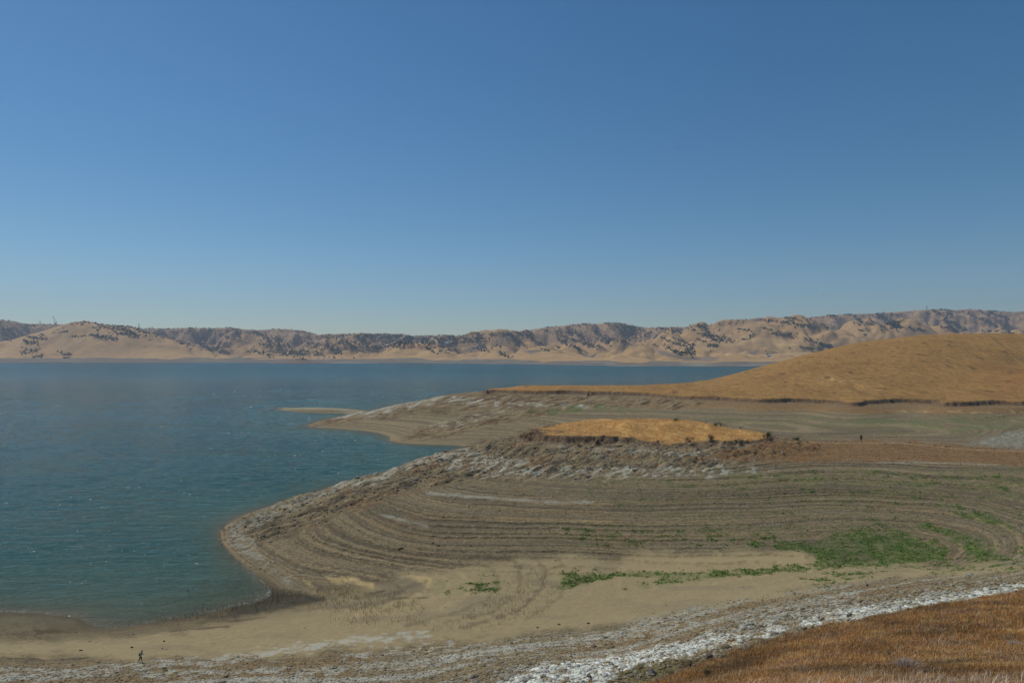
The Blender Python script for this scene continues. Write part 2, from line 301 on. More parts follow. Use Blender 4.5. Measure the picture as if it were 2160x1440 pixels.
mixc(wh*sstep(-.15, .3, fbm(a_l*.05, a_p*.2, 4, 158))*.85, alb(190, 184, 170))
wh = pm([(900,895),(1060,862),(1080,868),(960,905)], 4, 6, .05, 16); mixc(wh*sstep(.0, .4, wn)*.7, alb(180, 172, 152))
mixc(.8*sstep(6, -2, line_d([(600,861),(700,861),(770,869)], PX, PY))*sstep(530, 545, YY)*sstep(1300, 1000, PX), alb(170, 160, 136))
for L_, w_, a_ in (([(900,1040),(1020,1048),(1140,1058),(1250,1060)], 5, .8), ([(800,1084),(850,1096),(900,1108)], 6, .75), ([(1060,1090),(1200,1098),(1330,1100)], 2.5, .0)):
    mixc(a_*sstep(w_, 0, line_d(L_, PX, PY)+3*fbm(XX*.2, YY*.2, 3, 160)), alb(158, 152, 138))
mixc(.7*sstep(3, 0, line_d([(1040,1053),(1150,1062),(1300,1063)], PX, PY)), alb(160, 132, 94)); mixc(.8*sstep(4, 0, line_d([(1050,1092),(1180,1097),(1290,1100)], PX, PY)), alb(160, 136, 100))
# sandy floor and beach
sandc = alb(156, 138, 106)
beach = pm([(-300,1352),(0,1352),(300,1338),(520,1300),(690,1266),(760,1232),(1000,1186),(1170,1172),(1350,1172),(1690,1160),(1740,1190),(2040,1195),(2160,1180),(2160,1205),(1900,1222),(1600,1262),(1400,1300),(1100,1340),(800,1366),(500,1388),(0,1384),(-300,1384)], 13, 14, .012, 20)
mixc(beach, sandc); mixc(beach*.5*sstep(.1, .6, fbm(XX*.06+YY*.03, YY*.12, 3, 170)), alb(138, 122, 98))
mixc(pm([(1330,1172),(1700,1164),(1700,1185),(1560,1208),(1300,1206)], 8, 8, .03, 21)*.6, alb(170, 148, 112))
for P_, s_ in (([(690,1218),(735,1213),(800,1235),(800,1242),(740,1228),(700,1228)], 31), ([(860,1214),(915,1217),(905,1240),(885,1225)], 32), ([(640,1225),(655,1228),(690,1262),(672,1258)], 33)):
    mixc(pm(P_, 4, 4, .05, s_)*.9, alb(188, 162, 116))
mixc(pm([(640,1230),(700,1240),(690,1265),(600,1262)], 6, 6, .04, 34)*.5, alb(104, 94, 78)); mixc(pm([(800,1225),(900,1222),(905,1245),(830,1262),(760,1262)], 6, 8, .04, 35)*.6, alb(116, 104, 86))
mixc(pm([(700,1232),(770,1236),(800,1250),(760,1268),(720,1262)], 6, 5, .04, 36)*.6, alb(128, 112, 78))
for L_ in ([(782,1252),(812,1240)], [(820,1262),(900,1258)], [(800,1282),(850,1262)], [(330,1318),(480,1305),(560,1290)], [(360,1330),(480,1315)], [(80,1330),(150,1336)]):
    mixc(.75*sstep(5, 0, line_d(L_, PX, PY*1.6-.6*L_[0][1])+3*fbm(XX*.3, YY*.3, 2, 180)), alb(84, 70, 54))
for k_, L_ in enumerate(([(1000,1182),(1040,1200),(1052,1230),(1030,1262),(960,1292),(860,1318)], [(925,1212),(945,1230),(935,1255),(880,1277),(800,1296)], [(1130,1180),(1152,1200),(1142,1240),(1090,1290),(980,1322)], [(1080,1180),(1100,1210),(1090,1250),(1040,1290),(940,1312)], [(870,1215),(905,1238),(865,1262),(800,1285),(720,1298)], [(820,1222),(850,1243),(820,1265),(760,1280)], [(1180,1182),(1200,1215),(1180,1260),(1110,1305)], [(965,1200),(990,1225),(985,1255),(930,1282)], [(700,1262),(820,1252),(900,1225)], [(560,1290),(700,1280),(860,1262)], [(640,1240),(700,1262),(740,1262)])):
    mixc(.62*sstep(7, 0, line_d(L_, PX, PY)+6*fbm(PX*.06+k_, PY*.10, 3, 181)), [alb(124, 110, 86), alb(172, 150, 112), alb(112, 98, 78)][k_ % 3])
# gravel slope under the rim
gm = stony*(1-beach); mixc(gm, alb(142, 126, 100))
gb = fbm(zz*.9+.25*fbm(XX*.04, YY*.04, 2, 3), XX*.012, 3, 190, .7); gb2 = fbm(XX*.6, YY*.6, 4, 195)
mixc(gm*.8*sstep(.1, .5, gb+.35*gb2), alb(178, 172, 160)); mixc(gm*.5*sstep(.1, .5, -gb+.3*gb2), alb(136, 106, 70))
for L_, w_ in (([(-300,1432),(0,1428),(250,1408),(450,1394),(720,1352),(900,1340)], 8), ([(500,1436),(720,1412),(1000,1378),(1250,1350),(1440,1322),(1640,1285),(1800,1252)], 7), ([(300,1425),(600,1412)], 6), ([(720,1385),(850,1372),(950,1360)], 3)):
    mixc(.75*sstep(w_*1.3, -2, line_d(L_, PX, PY)+13*fbm(XX*.45, YY*.5, 5, 200, .72)), alb(180, 174, 162))
whr = pm([(1030,1446),(1150,1398),(1300,1385),(1420,1352),(1640,1325),(1800,1285),(2000,1262),(2160,1232),(2300,1215),(2300,1240),(2160,1243),(1900,1288),(1800,1306),(1600,1342),(1400,1388),(1250,1425),(1200,1450)], 8, 9, .02, 22)
nn_ = fbm(XX*.42, YY*.5, 5, 210, .68); whr = np.maximum(whr, pm([(1040,1446),(1150,1402),(1250,1404),(1330,1380),(1440,1362),(1500,1350),(1480,1372),(1400,1398),(1330,1425),(1240,1450)], 6, 7, .03, 29)); mixc(whr*sstep(-.5, -.05, nn_), alb(216, 214, 206)); mixc(whr*.6*sstep(.25, .6, -nn_), alb(150, 130, 100))
mixc(pm([(1260,1450),(1340,1402),(1500,1388),(1640,1350),(1620,1362),(1440,1410),(1340,1450)], 5, 6, .03, 23), alb(116, 104, 74))
mixc(.8*sstep(0.35, 0.05, np.abs(Z0-14.85))*sstep(150, 140, YY)*(1-whr), alb(98, 82, 58))
# wet margin of the lake
mixc(.6*sstep(1.1, .35, Z0+.15*fbm(XX*.08, YY*.15, 3, 220))*sstep(190, 150, YY), alb(124, 108, 84)); mixc(.5*sstep(.08, .0, Z0)*sstep(-.5, -.1, Z0), alb(92, 84, 68)); mixc(sstep(-.02, -.2, Z0), alb(120, 106, 82))
wetb = pm([(560,1238),(700,1262),(640,1275),(520,1300),(420,1312),(480,1290)], 8, 6, .03, 24); mixc(wetb*.8, alb(66, 62, 52)); mixc(.6*sstep(.35, .12, Z0)*sstep(-.1, .0, Z0)*sstep(165, 150, YY), alb(76, 68, 54))
ml = pm([(-300,1296),(160,1306),(150,1325),(330,1314),(500,1298),(420,1325),(250,1342),(0,1352),(-300,1352)], 6, 5, .03, 37); mixc(ml*.55, alb(112, 98, 76)); mixc(pm([(-300,1292),(90,1298),(160,1308),(120,1318),(-300,1318)], 4, 4, .04, 38)*.6, alb(104, 98, 80)); mixc(pm([(70,1326),(110,1325),(150,1334),(80,1337)], 3, 3, .06, 39)*.7, alb(84, 68, 50))
# dry grass of the saddle, weeds on the floor
sad = pm([(1630,928),(1850,929),(2000,938),(2300,952),(2300,984),(1900,972),(1650,972),(1440,968),(1560,944)], 7, 8, .02, 25)
mixc(sad*.85, alb(138, 106, 72)); mixc(sad*.4*sstep(.1, .5, fbm(XX*.08, YY*.2, 3, 230)), alb(124, 84, 50))
mixc(.6*pm([(1250,1003),(1900,985),(2160,990),(2160,1060),(1900,1040),(1500,1020),(1250,1015)], 10, 12, .02, 26)*sstep(-.2, .4, fbm(XX*.1, YY*.1, 3, 235)), alb(122, 114, 76))
mixc(.5*pm([(1000,1480),(1,1)], 1, 0, .1, 1), sandc) if False else None
mixc(.8*sstep(1.4, .2, line_d([(1640,930),(1760,934),(1900,934),(2040,948),(2160,952)], PX, PY)), alb(176, 146, 106))
mixc(.6*sstep(2.5, .2, line_d([(1850,975),(2000,976),(2100,980)], PX, PY)), alb(160, 152, 136))
gbump = pm([(2040,938),(2100,918),(2170,903),(2300,900),(2300,955),(2150,948)], 5, 3, .03, 27); mixc(gbump*.8, alb(128, 122, 106)); mixc(gbump*.7*sstep(-.1, .3, fbm(XX*.6, YY*.5, 4, 240, .7)), alb(166, 160, 146)); mixc(gbump*.5*sstep(.0, .4, -fbm(XX*.6, YY*.5, 4, 240, .7)), alb(92, 84, 68))
weed = np.zeros(ZZ.shape)
WP = [  # polygons of green growth, density
 ([(1560,1148),(1700,1140),(1800,1120),(1900,1118),(1960,1140),(2005,1165),(1990,1180),(1900,1186),(1700,1200),(1560,1210),(1300,1212),(1180,1245),(1175,1235),(1240,1212),(1500,1206),(1700,1190),(1720,1175),(1690,1160)], 1.0),
 ([(1180,1205),(1230,1204),(1290,1208),(1240,1225),(1185,1248)], .8), ([(1310,1245),(1400,1212),(1540,1208),(1420,1232)], .7),
 ([(1920,1102),(2000,1110),(2080,1140),(2125,1175),(2110,1185),(2030,1178),(2040,1160),(1990,1130)], .85),
 ([(1930,1058),(2020,1068),(2110,1090),(2160,1115),(2160,1130),(2080,1105),(2000,1080)], .7),
 ([(2060,1060),(2160,1080),(2160,1100)], .4),
 ([(1680,1225),(1760,1195),(1900,1190),(1850,1215),(1740,1245)], .35), ([(1000,1212),(1050,1210),(1050,1250),(1005,1250),(960,1238)], .4), ([(920,1215),(945,1215),(940,1250),(925,1245)], .5),
 ([(1150,1100),(1500,1108),(1900,1100),(1960,1120),(1700,1145),(1500,1150),(1250,1150)], .30), ([(1150,1010),(1500,1018),(1900,1040),(1950,1100),(1500,1100),(1250,1060)], .22),
 ([(1500,1000),(2160,990),(2160,1060),(1700,1040)], .25), ([(1880,1190),(2160,1160),(2160,1200),(1980,1212)], .3)]
for k_, (P_, d_) in enumerate(WP): weed = np.maximum(weed, d_*pm(P_, 7, 9, .03, 300+k_))
weed = np.maximum(weed, 1.*sstep(7, 3, line_d([(1178,1240),(1230,1222),(1300,1211),(1500,1211),(1700,1198),(1850,1187),(1985,1178)], PXS, PYS)+2.5*fbm(PXS*.05, PYS*.1, 3, 7)))
weed = weed*(.66+.34*sstep(-.35, .25, fbm(XX*.07, YY*.07, 4, 333)))
wr = .55+.45*sstep(-.1, .4, band*1.0+.2); wcl = fbm(XX*.25, YY*.3, 4, 250)
wcov = np.where(weed > .6, weed, weed*wr)
mixc(np.clip(wcov*1.2, 0, 1)*.6*sstep(.05-wcov, .8-wcov*.9, wcl*.5+.25), alb(98, 112, 62))
weed2 = np.maximum.reduce([.75*pm([(1120,868),(1200,857),(1290,855),(1340,858),(1330,864),(1240,869),(1150,874)], 3, 4, .04, 41), .6*pm([(1640,878),(1800,880),(2160,878),(2160,905),(2060,912),(1900,900),(1700,892)], 5, 6, .03, 42), .3*pm([(1500,878),(1900,888),(1900,915),(1500,890)], 5, 6, .03, 43)])
mixc(weed2*sstep(-.5, .3, fbm(XX*.12, YY*.06, 4, 255))*.8, alb(98, 112, 62))
# scarp faces and golden grass
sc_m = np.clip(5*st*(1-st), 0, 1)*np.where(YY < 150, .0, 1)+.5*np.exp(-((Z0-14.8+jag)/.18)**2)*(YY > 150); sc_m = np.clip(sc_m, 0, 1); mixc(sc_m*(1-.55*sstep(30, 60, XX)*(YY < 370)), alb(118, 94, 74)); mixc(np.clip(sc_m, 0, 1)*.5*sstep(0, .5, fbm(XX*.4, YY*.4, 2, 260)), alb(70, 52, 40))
gm = sstep(.90, .985, st)
g2 = alb(162, 122, 72); kn = alb(192, 144, 86); fg = alb(126, 96, 62)
n1 = fbm(XX*.02, YY*.02, 4, 270); n2 = fbm(XX*.25, YY*.12, 4, 275)
CG = np.where((YY > 370)[..., None], g2, np.where((YY > 150)[..., None], kn, fg))*np.ones(C.shape)
def mg(m, col):
    global CG
    CG = CG*(1-m[..., None])+np.asarray(col)*m[..., None]
f3, f1, f0 = (YY > 370)*1., ((YY > 150) & (YY <= 370))*1., (YY <= 150)*1.
mg(f3*.5*sstep(.0, .6, n1), alb(140, 104, 60)); mg(f3*.45*sstep(.1, .6, n2), alb(182, 138, 80)); mg(f3*.4*sstep(.1, .6, -n2), alb(126, 94, 56))
mg(f3*.6*sstep(700, 560, YY)*0, g2)
rp = np.exp(-(((PX-2150)/80)**2+((PY-800)/35)**2)); mg(f3*.35*rp, alb(156, 100, 58)); mg(f3*.5*np.exp(-(((PX-2140)/50)**2+((PY-758)/10)**2)), alb(110, 86, 58))
mg(f3*.6*sstep(1.8, .3, line_d([(2082,703),(2105,722),(2140,748),(2165,764)], PX, PY)), alb(100, 88, 70)); mg(f3*.4*sstep(1.5, .3, line_d([(2080,703),(2100,724),(2135,752),(2165,775)], PX, PY)), alb(186, 148, 96))
mg(f3*.5*sstep(1300, 1050, PX), alb(170, 118, 62))
mg(f1*.5*sstep(.1, .5, n2), alb(206, 166, 106)); mg(f1*.5*sstep(.1, .5, -n2), alb(160, 120, 72)); mg(f1*.45*sstep(.1, .5, fbm(XX*.12, YY*.08, 3, 280)), alb(160, 122, 78))
mg(f3*.7*sstep(.62, .8, fbm(XX*.10, YY*.06, 3, 301)), alb(96, 78, 52)); mg(f3*.5*np.maximum(np.exp(-(((PX-1760)/55)**2+((PY-800)/10)**2)), np.exp(-(((PX-1830)/40)**2+((PY-822)/9)**2)))*sstep(-.2, .4, n2), alb(196, 158, 104))
mg(f3*.25*sstep(.1, .5, fbm(Z0*2.2+fbm(XX*.02, YY*.02, 2, 1), XX*.01, 3, 299)), alb(176, 138, 84)); mg(f3*.35*sstep(.25, .05, billow(XX*.012, YY*.004, 3, 297)), alb(122, 94, 58))
mg(f0*.6*sstep(.05, .6, fbm(XX*.18, YY*.18, 4, 285)), alb(104, 78, 52)); mg(f0*.5*sstep(.1, .6, fbm(XX*.5, YY*.4, 4, 290)), alb(120, 100, 80)); mg(f0*.4*sstep(.2, .6, fbm(XX*.08, YY*.08, 3, 295)), alb(160, 118, 52))
gm = gm*(1-.5*sstep(.5, .05, Z0-15)*(YY > 150)*(YY < 370)*sstep(0, .5, fbm(XX*.3, YY*.2, 4, 298)))
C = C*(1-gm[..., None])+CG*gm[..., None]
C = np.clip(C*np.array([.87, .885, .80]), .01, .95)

def grid_obj(name, keep, mat, extra=None):
    R, Cn = keep.shape            # keep is per-vertex; a face is kept where its first corner is
    idx = np.arange(ZZ.size).reshape(ZZ.shape); a = idx[:-1, :-1]; fm = keep[:-1, :-1]
    Fc = np.stack([a[fm], idx[:-1, 1:][fm], idx[1:, 1:][fm], idx[1:, :-1][fm]], 1)
    used = np.unique(Fc); rm = np.full(ZZ.size, -1, np.int64); rm[used] = np.arange(len(used))
    V = np.stack([XX.ravel()[used], YY.ravel()[used], ZZ.ravel()[used]], 1)
    o = make_mesh(name, V, rm[Fc], mat, colors=C.reshape(-1, 3)[used], smooth=True, extra={'grit': GRIT.ravel()[used]}); return tag(o, kind='structure')
GRIT = np.clip(1-.72*beach-.6*sstep(.9, .2, Z0)-.35*whr, .22, 1.)
isg = st > .93
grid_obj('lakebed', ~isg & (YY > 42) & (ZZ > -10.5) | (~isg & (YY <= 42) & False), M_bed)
grid_obj('foreground_hillside', (isg & (YY <= 150)) | (~isg & (YY <= 42)), M_fore)
grid_obj('knoll', isg & (YY > 150) & (YY <= 370), M_gold)
grid_obj('golden_hill', isg & (YY > 370), M_gold)
# the hillside goes on behind the photographer
gx, gy = np.meshgrid(np.linspace(-80, 80, 81), np.linspace(-70, 6.2, 40)); gz = 47.6+.35*np.maximum(0, 6-gy)**.9*(1)-.0*gx+.3*fbm(gx*.1, gy*.1, 3, 3)-.02*np.abs(gx)
gz = np.where(np.hypot(gx, gy) < 2.5, np.minimum(gz, 50.3), gz); gz = np.minimum(gz, 50.3+np.maximum(0, -gy-2)*.3)
i_ = np.arange(gx.size).reshape(gx.shape); Fc = np.stack([i_[:-1, :-1].ravel(), i_[:-1, 1:].ravel(), i_[1:, 1:].ravel(), i_[1:, :-1].ravel()], 1)
tag(make_mesh('hilltop_ground', np.stack([gx.ravel(), gy.ravel(), gz.ravel()], 1), Fc, M_fore, colors=np.tile(alb(140, 100, 55), (gx.size, 1)), smooth=True), kind='structure')

# rays onto the ground ----------------------------------------------------------------
CM = np.minimum.accumulate(PY, axis=0)
lys = np.log(ys)
def ground_at(px, py):
    px = np.atleast_1d(np.asarray(px, float)); py = np.atleast_1d(np.asarray(py, float)); u = (px-1080)/F
    j = np.clip(np.round((u-us[0])/(us[1]-us[0])).astype(int), 0, NU-1); X = np.empty(len(px)); Y = X.copy(); Z = X.copy()
    for k in range(len(px)):
        c = CM[:, j[k]]; i = int(np.searchsorted(-c, -py[k])); i = min(max(i, 0), NV-1)
        Y[k] = ys[i]; X[k] = u[k]*Y[k]; Z[k] = ZZ[i, j[k]]
    return X, Y, Z
def z_at(X, Y):
    u = X/Y; fj = np.clip((u-us[0])/(us[1]-us[0]), 0, NU-1.01); fi = np.clip(np.interp(np.log(Y), lys, np.arange(NV)), 0, NV-1.01)
    i = fi.astype(int); j = fj.astype(int); a = fi-i; b = fj-j
    return (ZZ[i, j]*(1-a)*(1-b)+ZZ[i+1, j]*a*(1-b)+ZZ[i, j+1]*(1-a)*b+ZZ[i+1, j+1]*a*b)
def samp(Fld, X, Y):
    u = X/Y; j = np.clip(((u-us[0])/(us[1]-us[0])).astype(int), 0, NU-1); i = np.clip(np.interp(np.log(Y), lys, np.arange(NV)).astype(int), 0, NV-1); return Fld[i, j]

# ---------------------------------------------------------------- water
wy = np.concatenate([np.exp(np.linspace(math.log(100), math.log(1000), 950)), np.linspace(1004, 3300, 330)]); wu = np.linspace(-.98, .98, 760)
WU, WY = np.meshgrid(wu, wy); WX = WU*WY
dep = np.where(WY < 1000, -z_at(WX.ravel(), np.minimum(WY, 1000).ravel()).reshape(WX.shape), 10)
wz = (.14*fbm(WX*.06-.015*WY, WY*.36+.3*fbm(WX*.02, WY*.02, 2, 6), 2, 500, .5)+.045*fbm(WX*.30, WY*1.0, 2, 505))*(.7+.5*fbm(WX*.008, WY*.016, 2, 509))*np.clip(dep/1.6, 0, 1)*sstep(1700, 420, WY)
i_ = np.arange(WX.size).reshape(WX.shape); Fc = np.stack([i_[:-1, :-1].ravel(), i_[:-1, 1:].ravel(), i_[1:, 1:].ravel(), i_[1:, :-1].ravel()], 1)
m, t, b = mat_new('lake_water', .06); N = t.nodes; L = t.links
b.inputs['IOR'].default_value = 1.24; b.inputs['Specular IOR Level'].default_value = .20
at = N.new('ShaderNodeAttribute'); at.attribute_name = 'depth'
rp_ = N.new('ShaderNodeValToRGB'); L.new(at.outputs['Fac'], rp_.inputs[0]); e = rp_.color_ramp.elements
mr = N.new('ShaderNodeMapRange'); mr.inputs[1].default_value = 0; mr.inputs[2].default_value = 6; L.new(at.outputs['Fac'], mr.inputs[0]); L.new(mr.outputs[0], rp_.inputs[0])
e[0].position = 0; e[0].color = (.16, .14, .085, 1); e[1].position = 1; e[1].color = (.018, .088, .082, 1)
for p_q, c_q in ((.05, (.095, .12, .075)), (.2, (.055, .115, .08)), (.5, (.030, .100, .080))):
    q = e.new(p_q); q.color = (*c_q, 1)
rg = N.new('ShaderNodeAttribute'); rg.attribute_name = 'chop'; L.new(rg.outputs['Fac'], b.inputs['Roughness'])
geo = N.new('ShaderNodeNewGeometry')
big = N.new('ShaderNodeTexNoise'); big.inputs['Scale'].default_value = .012; big.inputs['Detail'].default_value = 3; mpb = N.new('ShaderNodeMapping'); mpb.inputs['Scale'].default_value = (.5, 1, 1)
L.new(geo.outputs['Position'], mpb.inputs[0]); L.new(mpb.outputs[0], big.inputs['Vector'])
mb = N.new('ShaderNodeMapRange'); mb.inputs[1].default_value = .3; mb.inputs[2].default_value = .7; mb.inputs[3].default_value = .85; mb.inputs[4].default_value = 1.15; L.new(big.outputs[0], mb.inputs[0])
vm = N.new('ShaderNodeVectorMath'); vm.operation = 'SCALE'; L.new(rp_.outputs[0], vm.inputs[0]); L.new(mb.outputs[0], vm.inputs['Scale']); L.new(vm.outputs[0], b.inputs['Base Color'])
def wave(scale, sx, sy, rot, strength, dist, det, prev=None):
    mp = N.new('ShaderNodeMapping'); mp.inputs['Scale'].default_value = (sx, sy, 1); mp.inputs['Rotation'].default_value = (0, 0, math.radians(rot)); L.new(geo.outputs['Position'], mp.inputs[0])
    n = N.new('ShaderNodeTexNoise'); n.inputs['Scale'].default_value = scale; n.inputs['Detail'].default_value = det; n.inputs['Roughness'].default_value = .6; L.new(mp.outputs[0], n.inputs['Vector'])
    bp = N.new('ShaderNodeBump'); bp.inputs['Strength'].default_value = strength; bp.inputs['Distance'].default_value = dist; L.new(n.outputs[0], bp.inputs['Height'])
    if prev: L.new(prev, bp.inputs['Normal'])
    return bp.outputs[0]
o1 = wave(.30, .30, 1.0, -7, 1., 1.5, 5); o2 = wave(1.2, .5, 1.0, 9, 1., .6, 5, o1); L.new(o2, b.inputs['Normal'])
# clear only at the very edge, where the mud shows through
tr = N.new('ShaderNodeBsdfTransparent'); ms = N.new('ShaderNodeMixShader'); m2 = N.new('ShaderNodeMapRange'); m2.inputs[1].default_value = .0; m2.inputs[2].default_value = .30; m2.inputs[3].default_value = .35; m2.inputs[4].default_value = 1.
N.remove(tr); N.remove(ms); N.remove(m2)
tag(make_mesh('water', np.stack([WX.ravel(), WY.ravel(), wz.ravel()], 1), Fc, m, smooth=True, extra={'depth': dep, 'chop': .07+.20*sstep(600, 1800, WY)}), kind='structure')

# ---------------------------------------------------------------- far shore and hills
FU, FV = 1250, 520
fu = np.linspace(-.98, .98, FU); fx = 1080+F*fu
fy = np.concatenate([np.linspace(1930, 2700, 200, endpoint=False), np.linspace(2700, 5300, FV-200)])
def ip(P, x): P = np.array(P, float); return np.interp(x, P[:, 0], P[:, 1])
def smooth1(a, k): kk = np.hanning(k); kk /= kk.sum(); return np.convolve(np.pad(a, k//2, 'edge'), kk, 'valid')[:len(a)]
shy = ip([(-400,765),(0,764.5),(500,765),(660,765.3),(700,766.3),(860,765.5),(1010,767),(1140,768.5),(1280,770.5),(1290,772),(1440,771.5),(1480,773),(1580,772),(1700,772),(2500,772)], fx)
shD = F*H/(shy-HY)
shD = smooth1(shD, 21)
zr = ip([(0,15.5),(600,15),(1000,13),(1300,12),(2500,12)], fx)
L1 = ip([(-400,740),(-100,728),(0,721),(30,715),(60,706),(90,698),(110,692),(130,686),(150,680),(170,677.5),(185,677),(200,680),(220,684),(250,687),(275,688.5),(300,695),(330,706),(370,718),(430,737),(490,753),(520,757.5),(600,757.5),(690,755),(720,748),(770,741),(800,740),(840,733),(870,731),(925,728.5),(945,735),(965,743),(985,739),(1003,743),(1030,741),(1050,738),(1085,746),(1120,745),(1165,737.5),(1200,739),(1240,748),(1280,747),(1330,739),(1360,739),(1400,746),(1440,756),(1500,760),(1540,755),(1575,748),(1610,753),(1650,751),(1690,744),(1740,747),(1900,740),(2500,735)], fx)
L2 = ip([(-400,700),(0,697),(60,706),(120,712),(300,716),(380,712),(430,716),(480,722),(560,720),(620,727),(700,724),(760,724),(840,728),(900,724),(960,723),(1000,727),(1060,719),(1100,716),(1150,724),(1200,727),(1250,722),(1300,722),(1350,717),(1400,707),(1440,701),(1500,697),(1560,690),(1620,682),(1680,685),(1740,691),(1800,686),(1850,688),(1900,697),(2000,702),(2160,706),(2500,706)], fx)
L3 = ip([(-400,670),(0,674.5),(20,676),(45,681),(60,683),(85,682.5),(110,683.5),(140,684),(200,688),(270,691),(300,692.5),(360,693),(400,691),(440,692),(490,690.5),(510,694),(540,696),(590,693.5),(640,697),(670,706),(690,705),(740,703.5),(800,703.5),(850,705),(870,709.5),(900,707.5),(930,707),(960,707.5),(1000,706.5),(1050,702),(1080,700),(1110,697),(1150,690.5),(1190,686.5),(1230,682),(1260,683),(1285,680.5),(1310,681.5),(1340,688),(1356,691),(1400,690),(1440,689.5),(1475,686),(1540,679),(1600,670),(1660,669.5),(1685,672.5),(1740,665),(1800,662),(1850,661),(1900,657),(1940,654),(1980,651.5),(2010,654.5),(2040,652),(2080,654.5),(2130,659),(2160,656),(2500,650)], fx)
D1 = shD+330+230*np.exp(-((fx-180)/260)**2); D2 = 3380+100*np.sin(fx*.006)+150*np.exp(-((fx-180)/260)**2)-250*(fx > 1300)*sstep(1300, 1500, fx); D3 = 4150+350*sstep(1400, 1800, fx)-250*sstep(250, 0, fx)
zl = lambda y, D: H+(HY-y)/F*D
z1, z2, z3 = zl(L1, D1), zl(L2, D2), zl(L3, D3)
rD = np.minimum(shD+90+60*sstep(700, 500, fx), D1-60)
V1 = np.minimum(z1, z2)*.48; V2 = np.minimum(z2, z3)*.72
cols = [(shD-500, -20+0*fx), (shD-60, -4+0*fx), (shD, 0*fx), (rD, zr), (D1, np.maximum(z1, zr+1)), ((D1+D2)/2, np.maximum(V1, zr+1)), (D2, z2), (D2+.35*(D3-D2), V2), (D3, z3), (D3+500, z3*.5), (D3+1400, z3*.3)]
FUU, FYY = np.meshgrid(fu, fy); FXX = FUU*FYY; FX_ = np.tile(fx, (FV, 1)); ZF = np.zeros(FUU.shape)
def ev():
    Z = np.full(FUU.shape, -20.)
    for k in range(len(cols)-1):
        (da, za), (db, zb) = cols[k], cols[k+1]; t_ = np.clip((FYY-da)/(db-da), 0, 1); e_ = t_ if k < 3 else (.35*t_+.65*t_*t_*(3-2*t_))
        m_ = FYY >= da; Z = np.where(m_, za+(zb-za)*e_, Z)
    return Z
ZF = ev()
dl = (FXX*.78-FYY*.62); dp = (FXX*.62+FYY*.78)
wx = 60*fbm(FXX*.002, FYY*.002, 2, 400); wy_ = 60*fbm(FXX*.002, FYY*.002, 2, 403)
bl = billow((dl+wx)*.0016, (dp+wy_)*.0034, 4, 410, .48)
bs = billow((FXX+wx)*.006, (FYY+wy_)*.005, 3, 420, .45)
above = sstep(0, 1, (FYY-rD)/250.)
hd = np.exp(-((FX_-180)/280)**2)*sstep(3300, 3150, FYY)
amp = above*(56+84*sstep(2750, 3400, FYY))*(1-.82*hd)
ZF = ZF+amp*(bl-.55)+above*(34*(1-.7*hd))*(bs-.5)
ZF = np.where(above > 0, np.maximum(ZF, np.minimum(zr+1+4*bs, 30)*above+ZF*(1-above)), ZF)
# keep the skyline where it belongs
for it in range(4):
    el = (ZF-H)/FYY; far_ = np.where(FYY > 3270, el, -1); mx_ = far_.max(0); tgt = (HY-L3)/F
    pass
    dz = smooth1((tgt-mx_), 9)*D3
    ZF = ZF+dz[None, :]*sstep(3350, 4000, FYY)
for it in range(3):
    el = (ZF-H)/FYY; nr = np.where(FYY < 3230, el, -1); mx_ = nr.max(0); tgt = (HY-L1)/F
    w_ = sstep(520, 440, fx); dz = smooth1((tgt-mx_), 7)*D1*w_
    ZF = ZF+dz[None, :]*above*np.exp(-((FYY-D1)/420)**2)
# islet near the far shore
ic = ((628-1080)/F*2420, 2420); idd = np.hypot((FXX-ic[0])/105, (FYY-ic[1])/60); isl = 12*np.clip(1-idd, 0, 1)**.8+8*np.clip(1-np.hypot((FXX-ic[0]-20)/38, (FYY-ic[1])/40), 0, 1)
ZF = np.where(isl > 0, np.maximum(ZF, isl), ZF)
ring = (ZF < zr-.5+5.0*fbm(FXX*.006, FYY*.006, 4, 430)) 
CF = np.ones(ZF.shape+(3,))*alb(178, 144, 98)
def mf(m, col):
    global CF
    CF = CF*(1-m[..., None])+np.asarray(col)*m[..., None]
fn = fbm(FXX*.004, FYY*.004, 4, 440)
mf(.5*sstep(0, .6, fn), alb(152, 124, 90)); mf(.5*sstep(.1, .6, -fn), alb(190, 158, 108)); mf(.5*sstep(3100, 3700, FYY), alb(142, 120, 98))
mf(.6*sstep(.3, .05, bl), alb(122, 102, 80))  # gully creases coloured darker, adding shade to the folds
CF = CF*np.array([.97, .955, .92])
FPX, FPY = to_px(FXX, FYY, ZF)
TRK = [[(811.7,727.5),(835,720.8),(843.3,713.3),(853.3,709.2)], [(848.3,725.8),(851.7,730)], [(908.3,713.3),(918.3,717.5),(924.2,723.3)], [(188,680),(205,687)], [(276,694),(290,704)]]
for L_ in TRK: mf(.9*sstep(1.6, .4, line_d(L_, FPX, FPY)), alb(196, 172, 140))
for P_ in ([(1375,735),(1395,737),(1440,752),(1440,757),(1400,750)], [(1225,746),(1265,750),(1250,755),(1232,752)], [(1440,752),(1530,753),(1500,762),(1440,761)], [(1100,738),(1145,738),(1120,748)], [(1570,744),(1600,738),(1595,748)], [(1000,727),(1030,730),(1000,742),(975,738)], [(1060,705),(1080,700),(1080,715),(1040,730)]):
    s_ = poly_sd(P_, FPX, FPY); mf(.8*sstep(-2, 2, s_), alb(124, 112, 98))
mf(.6*sstep(-5, 5, poly_sd([(840,730),(925,727),(925,733),(850,735)], FPX, FPY)), alb(168, 108, 84)); mf(.7*sstep(-3, 3, poly_sd([(765,706),(790,708),(785,720)], FPX, FPY)), alb(168, 108, 84))
mf(ring*1., alb(116, 106, 92)); rs = fbm(FXX*.006, ZF*.35, 4, 450)
